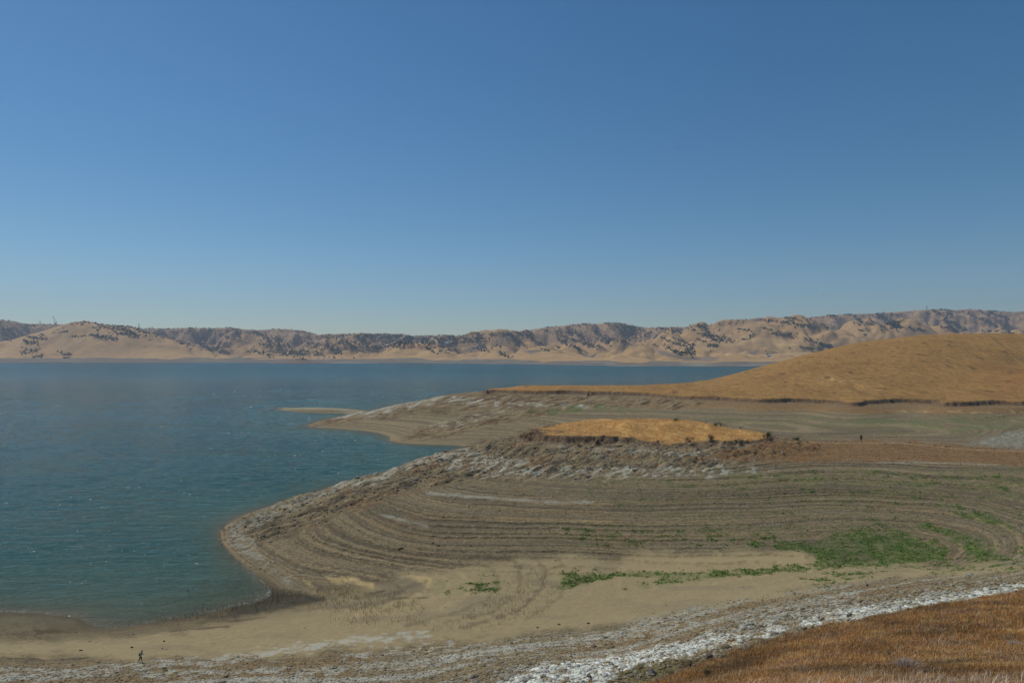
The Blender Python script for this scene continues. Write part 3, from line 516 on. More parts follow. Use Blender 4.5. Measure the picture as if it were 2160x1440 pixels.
mf(ring*.45*sstep(.2, .6, rs)*sstep(400, 800, FX_), alb(168, 162, 146)); mf(ring*.5*sstep(.15, .6, fbm(FXX*.008, ZF*.2, 3, 455)), alb(128, 128, 96)); mf(ring*.5*sstep(.1, .5, -rs), alb(116, 100, 88))
mf((isl > .5)*1., alb(124, 104, 88)); mf((isl > 12.5)*1., alb(84, 78, 58))
mf(ring*.6*sstep(.35, -.1, np.abs(ZF-zr)), alb(100, 84, 62))
ff = np.arange(ZF.size).reshape(ZF.shape)
def far_obj(name, keep):
    fm = keep[:-1, :-1]; Fc = np.stack([ff[:-1, :-1][fm], ff[:-1, 1:][fm], ff[1:, 1:][fm], ff[1:, :-1][fm]], 1)
    used = np.unique(Fc); rm = np.full(ZF.size, -1, np.int64); rm[used] = np.arange(len(used))
    tag(make_mesh(name, np.stack([FXX.ravel()[used], FYY.ravel()[used], ZF.ravel()[used]], 1), rm[Fc], M_far, colors=CF.reshape(-1, 3)[used], smooth=True), kind='structure')
islm = (isl > 0) & (ZF > -2); hdl = (FX_ < 500) & (FYY < (D1+D2)/2); shm = ring & ~islm
far_obj('islet', islm); far_obj('far_shore', shm & (ZF > -18)); far_obj('headland', hdl & ~islm & ~shm); far_obj('far_hills', ~hdl & ~islm & ~shm & (ZF > -18))
FCM = np.minimum.accumulate(FPY, axis=0)
def far_at(px, py):
    u = (px-1080)/F; j = int(np.clip(round((u-fu[0])/(fu[1]-fu[0])), 0, FU-1)); c = FCM[:, j]; i = int(np.searchsorted(-c, -py))
    if i >= FV: i = int(np.argmin(c))
    return u*fy[i], fy[i], ZF[i, j]

# ---------------------------------------------------------------- mesh pieces used many times
def ico(sub, seed=0, amp=.2, sc=1.4, flat=1.):
    bm = bmesh.new(); bmesh.ops.create_icosphere(bm, subdivisions=sub, radius=1)
    for v in bm.verts:
        k = 1+amp*mnoise.noise(v.co*sc+Vector((seed*7.3, seed*1.7, 0)))+amp*.5*mnoise.noise(v.co*sc*2.6+Vector((seed, 9, seed))); v.co *= k; v.co.z *= flat
    bm.verts.ensure_lookup_table(); V = np.array([v.co[:] for v in bm.verts]); Fc = np.array([[v.index for v in f.verts] for f in bm.faces]); bm.free(); return V, Fc
def scatter(name, bases, pos, scl, rz, cols, mat, which=None):
    Vs, Fs, Cs = [], [], []; off = 0; which = RNG.randint(len(bases), size=len(pos)) if which is None else which
    for k, (bv, bf) in enumerate(bases):
        m_ = which == k; P = pos[m_]; s_ = scl[m_]; a = rz[m_]
        if not len(P): continue
        c, s = np.cos(a)[:, None], np.sin(a)[:, None]; v = bv[None]*s_[:, None, :]
        x = v[..., 0]*c-v[..., 1]*s; y = v[..., 0]*s+v[..., 1]*c; v = np.stack([x, y, v[..., 2]], -1)+P[:, None, :]
        Vs.append(v.reshape(-1, 3)); Fs.append((bf[None]+(np.arange(len(P))*len(bv))[:, None, None]).reshape(-1, bf.shape[1])+off); off += len(P)*len(bv)
        Cs.append(np.repeat(cols[m_], len(bv), 0))
    return make_mesh(name, np.concatenate(Vs), np.concatenate(Fs), mat, colors=np.concatenate(Cs))

# ---------------------------------------------------------------- oaks on the far hills
T = {0: (0, 660), 1: (360, 660), 2: (720, 660), 3: (1080, 660), 4: (1440, 640), 5: (1800, 640)}
ST = {0: '0,90,210,120,14,12;330,150,460,170,22,16;50,200,250,290,40,34;0,250,120,330,50,34;260,240,410,225,25,16;340,300,420,310,20,14;430,320,600,330,30,25;290,350,350,370,24,12;330,395,480,380,30,22;650,265,870,240,16,14;1130,280,1250,300,20,20;1200,290,1500,345,32,50;900,310,1100,290,14,14;1200,170,1600,200,45,80;1430,250,1720,280,35,50;1500,180,1740,280,60,90;1030,100,1290,155,14,18;900,130,1100,130,22,10;1020,155,1090,155,14,4;260,490,500,480,45,30;430,555,550,550,20,16;730,490,830,540,14,10;820,525,900,525,22,14;800,570,880,570,16,8;1790,290,1880,290,18,5;1700,210,2000,290,24,30;1905,352,1905,352,6,1;1960,250,2160,320,30,30;1650,190,2160,210,14,24',
1: '0,240,280,260,30,40;0,320,280,430,25,35;230,190,320,230,20,14;380,225,600,235,22,24;700,185,880,240,30,30;280,280,420,420,45,60;380,280,640,470,90,120;400,420,740,525,25,60;600,270,720,300,25,20;700,310,980,390,28,40;620,400,740,400,40,20;830,260,880,320,35,20;1040,240,1200,310,35,36;1200,320,1420,360,40,40;1200,360,1500,450,35,50;1110,380,1280,440,40,20;950,490,1200,510,16,24;1200,520,1300,570,24,16;1320,480,1900,540,55,130;1500,380,1640,400,30,20;1640,330,1760,300,25,18;1700,400,2100,420,50,70;1280,200,1380,205,10,10;1400,220,1840,260,12,24;1700,260,1760,340,30,14;1900,300,2160,300,40,40;1960,430,2160,520,40,50;1540,555,1660,550,14,10;0,200,2160,560,180,130',
2: '0,330,200,480,80,90;160,280,380,440,55,90;380,440,520,460,30,30;300,290,800,300,40,150;420,340,900,340,60,260;540,400,800,400,50,140;800,340,1230,360,70,320;1230,360,1290,400,30,20;1270,290,1500,360,60,110;1380,400,1480,400,25,24;1500,360,1840,350,45,60;1240,410,1500,490,22,30;1660,440,1880,480,35,30;1740,400,1830,450,12,12;1080,445,1220,520,10,14;1240,485,1350,510,8,6;2000,500,2160,580,24,20;1960,420,2030,440,12,8;1480,290,2160,270,12,40;1900,300,2100,290,20,16;1650,310,1850,360,30,20;0,280,400,275,10,12',
3: '100,265,280,350,20,24;160,250,280,330,22,24;0,310,120,400,45,40;100,380,170,430,18,14;380,215,880,380,14,60;540,240,800,270,22,30;700,180,960,370,40,90;880,150,960,150,20,10;1000,180,1240,400,45,110;1180,130,1560,200,35,110;1300,180,1640,320,90,260;1550,210,1800,280,60,90;900,390,1100,420,40,50;570,330,700,400,30,40;740,410,880,480,16,24;560,420,610,450,12,8;1040,320,1230,400,12,20;1220,340,1440,370,24,30;1870,310,2160,430,22,36;1900,400,2160,530,30,50;1780,410,1850,440,12,8;1800,200,2160,240,40,50;300,380,440,390,22,18;380,460,460,480,8,6;420,180,840,150,6,14;0,250,100,250,10,8;2020,320,2160,370,14,12',
4: '40,320,200,350,20,14;180,280,320,340,30,36;240,380,660,490,35,90;270,390,480,500,25,30;0,490,170,550,10,16;0,540,150,590,20,20;0,590,150,640,45,50;300,530,440,550,22,24;180,460,300,500,8,10;700,325,880,355,12,16;980,300,1130,350,9,12;980,210,1220,235,20,34;1240,245,1480,280,12,26;1290,180,1480,220,14,20;1330,200,1420,240,22,20;1480,290,1690,310,26,40;1130,385,1400,430,12,30;1280,390,1380,415,20,18;1400,435,1470,438,8,6;1520,440,1880,560,18,44;1740,530,1890,580,35,44;1490,550,1560,575,8,6;1570,580,1650,590,20,14;1700,580,1760,600,14,7;840,410,900,410,18,8;740,460,880,450,10,10;1830,150,2000,210,25,44;1800,300,1900,330,8,8;1620,170,1800,190,6,8;1730,260,1900,290,20,10;570,270,660,280,10,5;2040,135,2160,150,10,10;1155,630,1155,630,5,2;1085,650,1085,650,6,2;1035,603,1035,603,3,1;357,620,357,620,3,1;625,388,625,388,3,1;1360,566,1360,566,3,1;1540,508,1540,508,5,2',
5: '0,160,110,240,32,60;100,245,400,300,14,22;290,130,560,300,50,200;250,170,330,190,10,8;460,150,640,170,22,30;520,240,640,230,14,16;400,250,600,300,26,50;350,110,410,110,8,5;990,90,1220,190,16,44;930,130,1140,160,12,16;1080,210,1250,240,20,22;1150,180,1420,350,28,130;1180,270,1300,350,22,40;1200,130,1260,160,12,10;900,190,950,280,18,16;1080,70,1270,90,6,18;1440,130,1810,290,14,60;1590,95,1720,170,10,24;1720,120,2000,215,14,50;1620,250,1740,290,16,16;1850,250,1920,295,30,26;1400,320,1450,350,12,10;1740,95,2010,115,6,22;780,350,900,355,8,14;480,300,760,335,8,20;1190,345,1400,365,8,24;1560,350,2020,372,8,30;50,345,180,350,6,6;1010,290,1180,320,12,10;150,405,160,408,4,2'}
tp = []
for k, sdef in ST.items():
    ox, oy = T[k]
    for s_ in sdef.split(';'):
        x0, y0, x1, y1, w_, n_ = map(float, s_.split(','))
        for q in range(int(n_*1.7+.5)):
            t_ = random.random(); a = random.gauss(0, .5); X, Y, Z = far_at(ox+(x0+(x1-x0)*t_+random.gauss(0, .35)*w_)/6, oy+(y0+(y1-y0)*t_+a*w_)/6)
            if Z > 14 and all(line_d(L_, np.array([1080+F*X/Y]), np.array([HY+F*(H-Z)/Y]))[0] > 1.6 for L_ in TRK): tp.append((X+random.uniform(-6, 6), Y, Z, random.uniform(1.4, 3.3)))
for q in range(420):                      # loose single trees
    px = random.uniform(-40, 2200); j = int(np.clip((px-fx[0])/(fx[1]-fx[0]), 0, FU-1)); ytop = L3[j]; py = random.uniform(ytop-1, ytop+38); X, Y, Z = far_at(px, py)
    if Z > 30 and Y > 2950: tp.append((X, Y, Z, random.uniform(2.0, 4)))
tp = np.array(tp); M_oak = terrain_mat('oak_crown', (.25, .9), (.3, .3), 1., 1.2, .8)
bases = []
for s_ in range(4):
    V, Fc = ico(2, s_, .45, 1.7, .72); V = V+np.array([0, 0, .72]); bases.append((V, Fc))
order = np.argsort(tp[:, 1]/tp[:, 3]); ind, rest = order[:280], order[280:]
oc = alb(76, 84, 60, 1.)
def jit(nn, c, a=.2): return np.asarray(c)[None]*(1+RNG.uniform(-a, a, (nn, 1)))
R = tp[rest]; o = scatter('oak_woodland', bases, R[:, :3]-[0, 0, .5], np.stack([R[:, 3]*RNG.uniform(.9, 1.3, len(R)), R[:, 3]*RNG.uniform(.9, 1.3, len(R)), R[:, 3]], 1), RNG.uniform(0, 6.3, len(R)), jit(len(R), oc), M_oak)
tag(o, 'dark oak woods filling the gullies and ridges of the dry hills across the lake', 'woodland', kind='stuff')
om = []
for k, (V, Fc) in enumerate(bases):
    a = RNG.uniform(0, 6.28, 6)
    tv = np.array([[.1*math.cos(q), .1*math.sin(q), -.35] for q in np.linspace(0, 5.24, 6)]+[[.05*math.cos(q), .05*math.sin(q), .6] for q in np.linspace(0, 5.24, 6)])
    o_ = make_mesh('oak_tree', np.concatenate([V, tv]), np.concatenate([Fc, np.array([[len(V)+i, len(V)+(i+1) % 6, len(V)+6+i] for i in range(6)]+[[len(V)+(i+1) % 6, len(V)+6+(i+1) % 6, len(V)+6+i] for i in range(6)])]), M_oak, colors=np.tile(oc*random.uniform(.85, 1.15), (len(V)+12, 1)))
    om.append(o_.data); bpy.data.objects.remove(o_)
for q in ind:
    x, y, z, r = tp[q]; o = bpy.data.objects.new('oak_tree', om[random.randrange(4)]); COL.objects.link(o)
    o.location = (x, y, z-.3); r *= .95; o.scale = (r*random.uniform(.9, 1.3), r*random.uniform(.9, 1.3), r); o.rotation_euler = (0, 0, random.uniform(0, 6.3))
    px, py = 1080+F*x/y, HY+F*(H-z)/y; top = float(np.interp(px, fx, L3)); dn = np.sort(np.hypot(tp[:, 0]-x, tp[:, 1]-y))[1]
    lone = 'lone dark oak' if dn > 28 else 'small clumped oak'
    hgt = 'on the skyline' if py < top+5 else ('just above the pale shore' if py > 742 else 'partway up the slope')
    zone = ('of the tan left headland', 'headland') if px < 300 else ('of the wooded hills beside the headland', 'wooded hills') if px < 760 else ('of the low hills across mid lake', 'low hills') if px < 1080 else ('of the steep hill right of centre', 'steep hill') if px < 1440 else ('of the folded right slopes', 'folded slopes') if px < 1800 else ('of the far ridge behind the golden hill', 'far ridge')
    tag(o, lone+' '+hgt+' '+zone[0], 'tree', ' '.join((lone.replace('small clumped oak', 'clumped oaks').replace('lone dark oak', 'lone oaks'), hgt, zone[1])))

# ---------------------------------------------------------------- haze
hz = np.array([[x, y, z] for x in (-5600, 5600) for y in (-120, 5700) for z in (-22, 480)], float)
hf = np.array([[0, 1, 3, 2], [4, 6, 7, 5], [0, 4, 5, 1], [2, 3, 7, 6], [0, 2, 6, 4], [1, 5, 7, 3]])
hm = bpy.data.materials.new('haze_air'); hm.use_nodes = True; hn = hm.node_tree; hn.nodes.remove(hn.nodes['Principled BSDF'])
pv = hn.nodes.new('ShaderNodeVolumePrincipled'); pv.inputs['Density'].default_value = 9e-5; pv.inputs['Color'].default_value = (.70, .82, 1, 1); pv.inputs['Anisotropy'].default_value = .2
hn.links.new(pv.outputs[0], hn.nodes['Material Output'].inputs['Volume'])
tag(make_mesh('haze', hz, hf, hm), 'thin pale haze in the air over the lake and hills', 'haze', kind='stuff')
#DETAILS
# ---------------------------------------------------------------- loose stones
M_stone = terrain_mat('stone', (2., 9.), (.2, .25), .6, 12., .03)
def cast(nn, dmin, dmax, umin=-.85, umax=.85): return RNG.uniform(umin, umax, nn), np.exp(RNG.uniform(math.log(dmin), math.log(dmax), nn))
dens = np.clip(.16+.75*stony+.45*nearrim+.3*rock+.2*rock2-.6*beach, .012, 1)*sstep(.12, .5, Z0)*(st < .5)*(1-.5*sstep(.5, .9, wcov))
shore = sstep(.5, .05, np.abs(Z0-.2))*sstep(575, 520, np.where(PX < 700, PX*0+500, 600))*(PX > 440)*(PX < 560)*(PY < 1235)*(PY > 1075)
dens = np.maximum(dens, .8*shore)
u, D = cast(190000, 74, 560); X = u*D
acc = RNG.rand(len(u)) < samp(dens, X, D)*np.clip(330/D, .12, 1); X, D = X[acc], D[acc]
X, D = X[:52000], D[:52000]
cl = samp(C.reshape(ZZ.shape+(3,)), X, D); rr = samp(np.maximum.reduce([nearrim, rock*.45, stony*.35]), X, D)
r = np.exp(RNG.normal(0, .45, len(X)))*(.07+.10*rr)*np.clip(D/130, .8, 1.9); Zs = z_at(X, D)
tint = cl*RNG.uniform(.55, 1.35, (len(X), 1)); g_ = RNG.rand(len(X))[:, None]; tint = np.where(g_ < .3, tint*.5+.5*np.array([.26, .25, .23])*RNG.uniform(.5, 1.7, (len(X), 1)), tint)
sb = [ico(1, k, .55, 1.3, .62) for k in range(4)]
tag(scatter('loose_stones', sb, np.stack([X, D, Zs+r*.15], 1), np.stack([r*RNG.uniform(.8, 1.7, len(X)), r*RNG.uniform(.8, 1.4, len(X)), r*RNG.uniform(.7, 1.2, len(X))], 1), RNG.uniform(0, 6.3, len(X)), np.clip(tint, .02, .85), M_stone), 'loose stones and gravel scattered over the dry lake bed', 'stones', kind='stuff')

# ---------------------------------------------------------------- leaf / blade shapes
def blades(nb, h, wd, lean, curl=.0, seed=0, spread=.12, two=True):
    r_ = random.Random(seed); V = []; Fc = []
    for k in range(nb):
        a = r_.uniform(0, 6.28); bx, by = r_.gauss(0, spread), r_.gauss(0, spread); la = r_.uniform(0, 6.28); l_ = r_.uniform(.1, 1)*lean; hh = h*r_.uniform(.55, 1.1)
        dx, dy = math.cos(a)*wd/2, math.sin(a)*wd/2; mx, my = bx+math.cos(la)*l_*hh*.35, by+math.sin(la)*l_*hh*.35; tx, ty = bx+math.cos(la)*l_*hh, by+math.sin(la)*l_*hh
        o = len(V); V += [(bx-dx, by-dy, -.05), (bx+dx, by+dy, -.05), (mx+dx*.8, my+dy*.8, hh*.55), (mx-dx*.8, my-dy*.8, hh*.55), (tx, ty, hh*(1-.35*l_))]
        Fc += [[o, o+1, o+2], [o, o+2, o+3], [o+3, o+2, o+4]]
    return np.array(V), np.array(Fc)
def leafball(nl, rad, lf, seed, flat=.8, base=.0):
    r_ = random.Random(seed); V = []; Fc = []
    lobes = [(r_.gauss(0, .42), r_.gauss(0, .42), r_.uniform(.25, .95)) for _ in range(7)]
    for k in range(nl):
        lx, ly, lz = r_.choice(lobes); d = Vector((r_.gauss(0, 1), r_.gauss(0, 1), r_.gauss(0, 1))).normalized()*r_.uniform(.15, .42)
        c = Vector((lx+d.x, ly+d.y, max(.03, lz*flat+d.z*flat)))*rad
        a1 = Vector((r_.gauss(0, 1), r_.gauss(0, 1), r_.gauss(0, .8))).normalized(); a2 = a1.cross(Vector((r_.gauss(0, 1), r_.gauss(0, 1), r_.gauss(0, 1)))).normalized()
        o = len(V); s_ = lf*r_.uniform(.6, 1.3)
        V += [(c-a1*s_)[:], (c+a2*s_*.45)[:], (c+a1*s_)[:], (c-a2*s_*.45)[:]]; Fc += [[o, o+1, o+2], [o, o+2, o+3]]
    return np.array(V), np.array(Fc)
M_leaf = terrain_mat('leaf_green', (1.2,), (.25,)); M_dry = terrain_mat('dry_grass_blade', (.6,), (.22,))
# green weeds on the lake floor
wb = [leafball(16, .30, .10, k, .55) for k in range(4)]
u, D = cast(420000, 100, 300, -.1, .85); X = u*D; wc_ = samp(wcov, X, D); cl_ = samp(wcl, X, D); row = samp(ks*sstep(.55, .95, fr), X, D)
acc = (RNG.rand(len(u)) < np.where(wc_ > .55, wc_*.8, wc_*(.9+6*row))*.9*sstep(.30-.5*wc_, .95-.4*wc_, cl_*.6+.35))&(wc_ > .03); X, D = X[acc][:46000], D[acc][:46000]
nW = len(X); sc_ = np.exp(RNG.normal(-.42, .42, nW)); gc = alb(104, 130, 60, .6)[None]*RNG.uniform(.55, 1.25, (nW, 1)); gc = np.where(RNG.rand(nW, 1) < .25, alb(132, 136, 80)[None]*RNG.uniform(.8, 1.1, (nW, 1)), gc)
tag(scatter('green_weeds', wb, np.stack([X, D, z_at(X, D)-.02], 1), np.stack([sc_]*3, 1), RNG.uniform(0, 6.3, nW), gc, M_leaf), 'low green weeds growing in rows and mats on the dry lake floor', 'weeds', kind='stuff')
# dry grass of the foreground hillside
gb_ = [blades(9, .34, .022, .9, seed=k, spread=.16) for k in range(5)]
u, D = cast(170000, 22, 118, .02, .86); X = u*D; s_t = samp(st, X, D); acc = (s_t > .9); X, D = X[acc], D[acc]
ppx, ppy = to_px(X, D, z_at(X, D)); k_ = (ppy < 1500) & (ppx > 980); X, D = X[k_][:62000], D[k_][:62000]
nG = len(X); pal = np.array([alb(186, 134, 72, .7), alb(172, 122, 64, .7), alb(208, 174, 120, .7), alb(156, 132, 112, .7), alb(134, 104, 70, .7), alb(178, 156, 88, .7)])
pn = fbm(X*.2, D*.2, 3, 610)+.35*RNG.randn(nG); pi = np.where(pn > .75, 3, np.where(pn > .45, 4, np.where(pn < -.65, 2, np.where(pn < -.45, 5, RNG.randint(0, 2, nG)))))
sc_ = RNG.uniform(.6, 1.25, nG)*np.clip(D/45, .85, 1.3)
pv_ = fbm(X*.09, D*.09, 3, 640); tone = np.clip(1+.45*pv_, .6, 1.3)[:, None]; grey = sstep(.1, .6, fbm(X*.15, D*.15, 3, 650))[:, None]
tag(scatter('dry_grass', gb_, np.stack([X, D, z_at(X, D)], 1), np.stack([sc_]*3, 1), RNG.uniform(0, 6.3, nG), (((pal[pi]*.6+.4*alb(148, 120, 84, .7)))*(1-.5*grey)+.5*grey*alb(142, 122, 98, .7))*tone*RNG.uniform(.7, 1.25, (nG, 1)), M_dry), 'rust brown and straw coloured dry grass covering the near hillside', 'grass', kind='stuff')
stk = [blades(6, .8, .016, 1.0, seed=70+k, spread=.2) for k in range(4)]
q = RNG.permutation(len(X))[:2600]; q = q[fbm(X[q]*.12, D[q]*.12, 3, 660) > .02]; nS = len(q)
tag(scatter('dry_stalks', stk, np.stack([X[q], D[q], z_at(X[q], D[q])], 1), np.stack([RNG.uniform(.6, 1.2, nS)]*3, 1), RNG.uniform(0, 6.3, nS), alb(206, 188, 164, .7)[None]*RNG.uniform(.6, 1.1, (nS, 1)), M_dry), 'pale taller dead stalks arching above the rusty grass of the near hillside', 'stalks', kind='stuff')
# tufts on knoll and saddle so their edges are not clean
gt = [blades(7, .45, .07, 1.1, seed=30+k, spread=.3) for k in range(4)]
u, D = cast(60000, 225, 330, -.02, .85); X = u*D; acc = ((samp(st, X, D) > .93) | ((samp(sad, X, D) > .5) & (RNG.rand(len(u)) < .4))) & (RNG.rand(len(u)) < .4); X, D = X[acc][:9000], D[acc][:9000]; nG = len(X)
kc = np.where((samp(sad, X, D) > .5)[:, None], alb(168, 134, 94, .7)[None], alb(216, 178, 116, .7)[None])
tag(scatter('golden_tufts', gt, np.stack([X, D, z_at(X, D)], 1), np.ones((nG, 3)), RNG.uniform(0, 6.3, nG), kc*RNG.uniform(.6, 1.15, (nG, 1)), M_dry), 'golden dry grass tufts on the knoll and the rusty saddle beside it', 'grass', kind='stuff')
# dead stalks standing in the shallows and on the sand
rb = [blades(5, .75, .035, .25, seed=50+k, spread=.5) for k in range(4)]
def in_poly(P, nn):
    P = np.array(P); q = np.stack([RNG.uniform(P[:, 0].min(), P[:, 0].max(), nn*4), RNG.uniform(P[:, 1].min(), P[:, 1].max(), nn*4)], 1); return q[poly_sd(P, q[:, 0], q[:, 1]) > 0][:nn]
Q = np.concatenate([in_poly([(330,1280),(440,1228),(500,1212),(560,1238),(640,1252),(560,1290),(420,1308),(250,1318)], 620), in_poly([(560,1245),(700,1240),(860,1252),(900,1290),(640,1290)], 330), in_poly([(1060,1190),(1130,1190),(1170,1240),(1140,1300),(1040,1330),(900,1330),(1000,1290),(1060,1240)], 260), in_poly([(700,1290),(900,1270),(900,1320),(700,1320)], 120)])
X, Y, Z = ground_at(Q[:, 0], Q[:, 1]); nR = len(X); Z = np.maximum(Z, -.35)
tag(scatter('dead_reeds', rb, np.stack([X, Y, Z], 1), np.stack([RNG.uniform(.6, 1.2, nR)]*2+[RNG.uniform(.6, 1.25, nR)], 1), RNG.uniform(0, 6.3, nR), alb(96, 84, 62)[None]*RNG.uniform(.6, 1.2, (nR, 1)), M_dry), 'thin dead stalks standing in the shallows and on the sandy floor', 'reeds', kind='stuff')
# breaking crests, and sun glints modelled as white flecks, on the open water
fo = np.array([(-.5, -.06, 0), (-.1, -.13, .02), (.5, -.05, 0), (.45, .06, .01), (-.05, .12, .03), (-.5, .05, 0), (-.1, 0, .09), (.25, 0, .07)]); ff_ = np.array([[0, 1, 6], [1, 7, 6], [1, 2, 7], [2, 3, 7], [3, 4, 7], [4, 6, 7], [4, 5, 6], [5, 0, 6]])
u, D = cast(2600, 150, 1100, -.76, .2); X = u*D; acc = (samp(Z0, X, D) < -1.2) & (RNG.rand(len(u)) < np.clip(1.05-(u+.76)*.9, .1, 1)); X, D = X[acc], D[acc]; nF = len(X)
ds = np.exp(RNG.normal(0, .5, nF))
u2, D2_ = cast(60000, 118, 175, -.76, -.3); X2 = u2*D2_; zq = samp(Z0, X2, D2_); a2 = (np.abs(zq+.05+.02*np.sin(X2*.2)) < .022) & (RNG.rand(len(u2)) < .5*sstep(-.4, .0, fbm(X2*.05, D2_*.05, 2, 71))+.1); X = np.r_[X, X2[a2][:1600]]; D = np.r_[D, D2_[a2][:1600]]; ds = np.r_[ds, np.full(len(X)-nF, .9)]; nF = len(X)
M_foam_glint = flat_mat('foam_and_glint', np.array((.72, .74, .74)), .6)
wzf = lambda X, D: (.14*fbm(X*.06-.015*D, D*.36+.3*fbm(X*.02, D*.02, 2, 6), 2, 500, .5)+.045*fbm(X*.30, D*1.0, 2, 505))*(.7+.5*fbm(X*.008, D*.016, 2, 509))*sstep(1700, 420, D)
tag(scatter('whitecaps_and_glints', [(fo, ff_)], np.stack([X, D, wzf(X, D)+.02], 1), np.stack([ds*.30, ds*.16, ds*.42], 1)*np.clip(D/260, .8, 2.2)[:, None], RNG.uniform(-.2, .2, nF), np.ones((nF, 3)), M_foam_glint), 'tiny white crests and modelled sun glints flecking the ruffled lake and lapping its near edge', 'whitecaps_and_glints', kind='stuff')

# ---------------------------------------------------------------- bushes, each one a thing
M_stem = flat_mat('woody_stem', alb(92, 74, 56, 1.), .9, .2)
def bush(px, py, hpx, wpx, col, label, seed, nl=420, dry=False, cat='bush', name='bush', group=None):
    X, Y, Z = [float(a[0]) for a in ground_at(px, py)]; ww = (1 if dry else 1.3)*wpx/F*Y; hh = (.7 if dry else 1.25)*hpx/F*Y; t_ = empty(name, (X, Y, Z-.03)); tag(t_, label, cat, group)
    if dry: V, Fc = blades(nl, 1., .022, .95, seed=seed, spread=.16); V = V*[ww*.62, ww*.62, hh]
    else: V, Fc = leafball(nl, 1., .085, seed, .85); V = V*[ww*.5, ww*.5, hh*.88]
    cc = np.repeat(np.asarray(col)[None]*RNG.uniform(.55, 1.3, (len(V)//(5 if dry else 4), 1)), 5 if dry else 4, 0)
    make_mesh('foliage', V, Fc, M_dry if dry else M_leaf, t_, cc)
    SV, SF = [], []; r_ = random.Random(seed)
    for k in range(6):
        a = r_.uniform(0, 6.28); e_ = Vector((math.cos(a)*ww*.3, math.sin(a)*ww*.3, hh*.6)); s0 = Vector((0, 0, -.08)); o = len(SV); w_ = .03*hh+.01
        for q in (s0, (s0+e_)*.5+Vector((0, 0, hh*.12)), e_):
            for b_ in range(3): SV.append((q.x+w_*math.cos(b_*2.09), q.y+w_*math.sin(b_*2.09), q.z))
            w_ *= .6
        for lv in (0, 3):
            for b_ in range(3): SF.append([o+lv+b_, o+lv+(b_+1) % 3, o+lv+3+(b_+1) % 3, o+lv+3+b_])
    make_mesh('stem', SV, SF, M_stem, t_, smooth=True)
gr, og, gy_ = alb(66, 84, 40, 1.), alb(88, 92, 52, 1.), alb(70, 76, 52, 1.)
G_ = 'bushes around the golden knoll'
bush(1425, 887, 5, 15, gr, 'flat dark green bush on the crest of the golden knoll', 1, group=G_)
bush(1511, 899, 9, 14, gr, 'rounded dark green bush on the right slope of the golden knoll top', 2, group=G_)
bush(1528, 898, 4, 10, og, 'low olive bush just right of the rounded bush on the knoll', 3, 200, group=G_)
bush(1488, 893, 4, 6, og, 'tiny olive bush just left of the rounded bush on the knoll', 4, 120, group=G_)
bush(1563, 904, 5, 8, og, 'small olive bush alone on the lower right edge of the knoll', 5, 160, group=G_)
bush(1619, 925, 13, 16, gr, 'tall green bush where the dark bank of the knoll ends', 6, 520, group=G_)
bush(1625, 914, 3, 14, gy_, 'low grey green bush behind the tall bush at the end of the knoll', 7, 140, group=G_)
bush(1682, 930, 9, 12, gr, 'green bush on bare ground right of the knoll', 8, group=G_)
bush(1704, 934, 7, 5, og, 'narrow small olive bush on the rusty grass right of the knoll', 9, 140, group=G_)
bush(1817, 929, 11, 8, gr, 'upright green shrub beside the pale track on the saddle', 10, 360, group=G_)
bush(1849, 962, 3, 7, gr, 'small green bush alone in the rusty grass below the track', 11, 120, group=G_)
bush(1920, 934, 3, 6, gy_, 'tiny green bush above the pale track on the saddle', 12, 100, group=G_)
bush(1972, 941, 3, 8, gy_, 'tiny grey green bush left of a like pair by the track', 13, 100, group=G_)
bush(1995, 943, 3, 10, gy_, 'low wide grey green bush on the track edge at the right', 14, 120, group=G_)
bush(1498, 933, 11, 17, gy_, 'grey green bush growing in the dark bank below the knoll', 15, 420, group=G_)
bush(1556, 934, 8, 15, gy_, 'dark bush in the bank nearer the right end of the knoll', 16, 360, group=G_)
bush(1455, 932, 8, 18, gy_, 'dark bush in the bank below the middle of the knoll', 17, 360, group=G_)
bush(1388, 936, 9, 9, gy_, 'dark upright bush in the bank below the knoll crest', 18, 200, group=G_)
bush(1577, 936, 8, 5, og, 'thin pale green bush at the foot of the bank of the knoll', 19, 120, group=G_)
bush(1494, 1424, 21, 32, alb(96, 90, 50, 1.), 'round olive brown grass clump at the lower edge of the near hillside', 20, 520, True, 'grass clump', 'grass_clump')
bush(2068, 1320, 9, 24, alb(150, 138, 124, .8), 'grey brown dead bush in the upper rusty grass of the near hillside', 21, 420, True, 'dead bush', 'dead_bush')
bush(1912, 1412, 40, 66, alb(176, 160, 146, .9), 'wide pale grey dead bush with long bare stalks in the near grass', 22, 420, True, 'dead bush', 'dead_bush')
bush(2144, 1364, 20, 50, alb(176, 164, 150, .75), 'pale grey dead bush at the right edge of the near hillside', 23, 420, True, 'dead bush', 'dead_bush')
bush(2050, 1412, 16, 22, alb(66, 50, 38, 1.), 'dark brown dead bush between the two pale ones on the near hillside', 24, 300, True, 'dead bush', 'dead_bush')
bush(2020, 1438, 16, 26, alb(60, 46, 34, 1.), 'dark brown dead bush cut by the lower edge of the picture', 25, 300, True, 'dead bush', 'dead_bush')
bush(1960, 1428, 14, 16, alb(72, 54, 40, 1.), 'small dark brown dead bush below the wide pale one', 26, 240, True, 'dead bush', 'dead_bush')
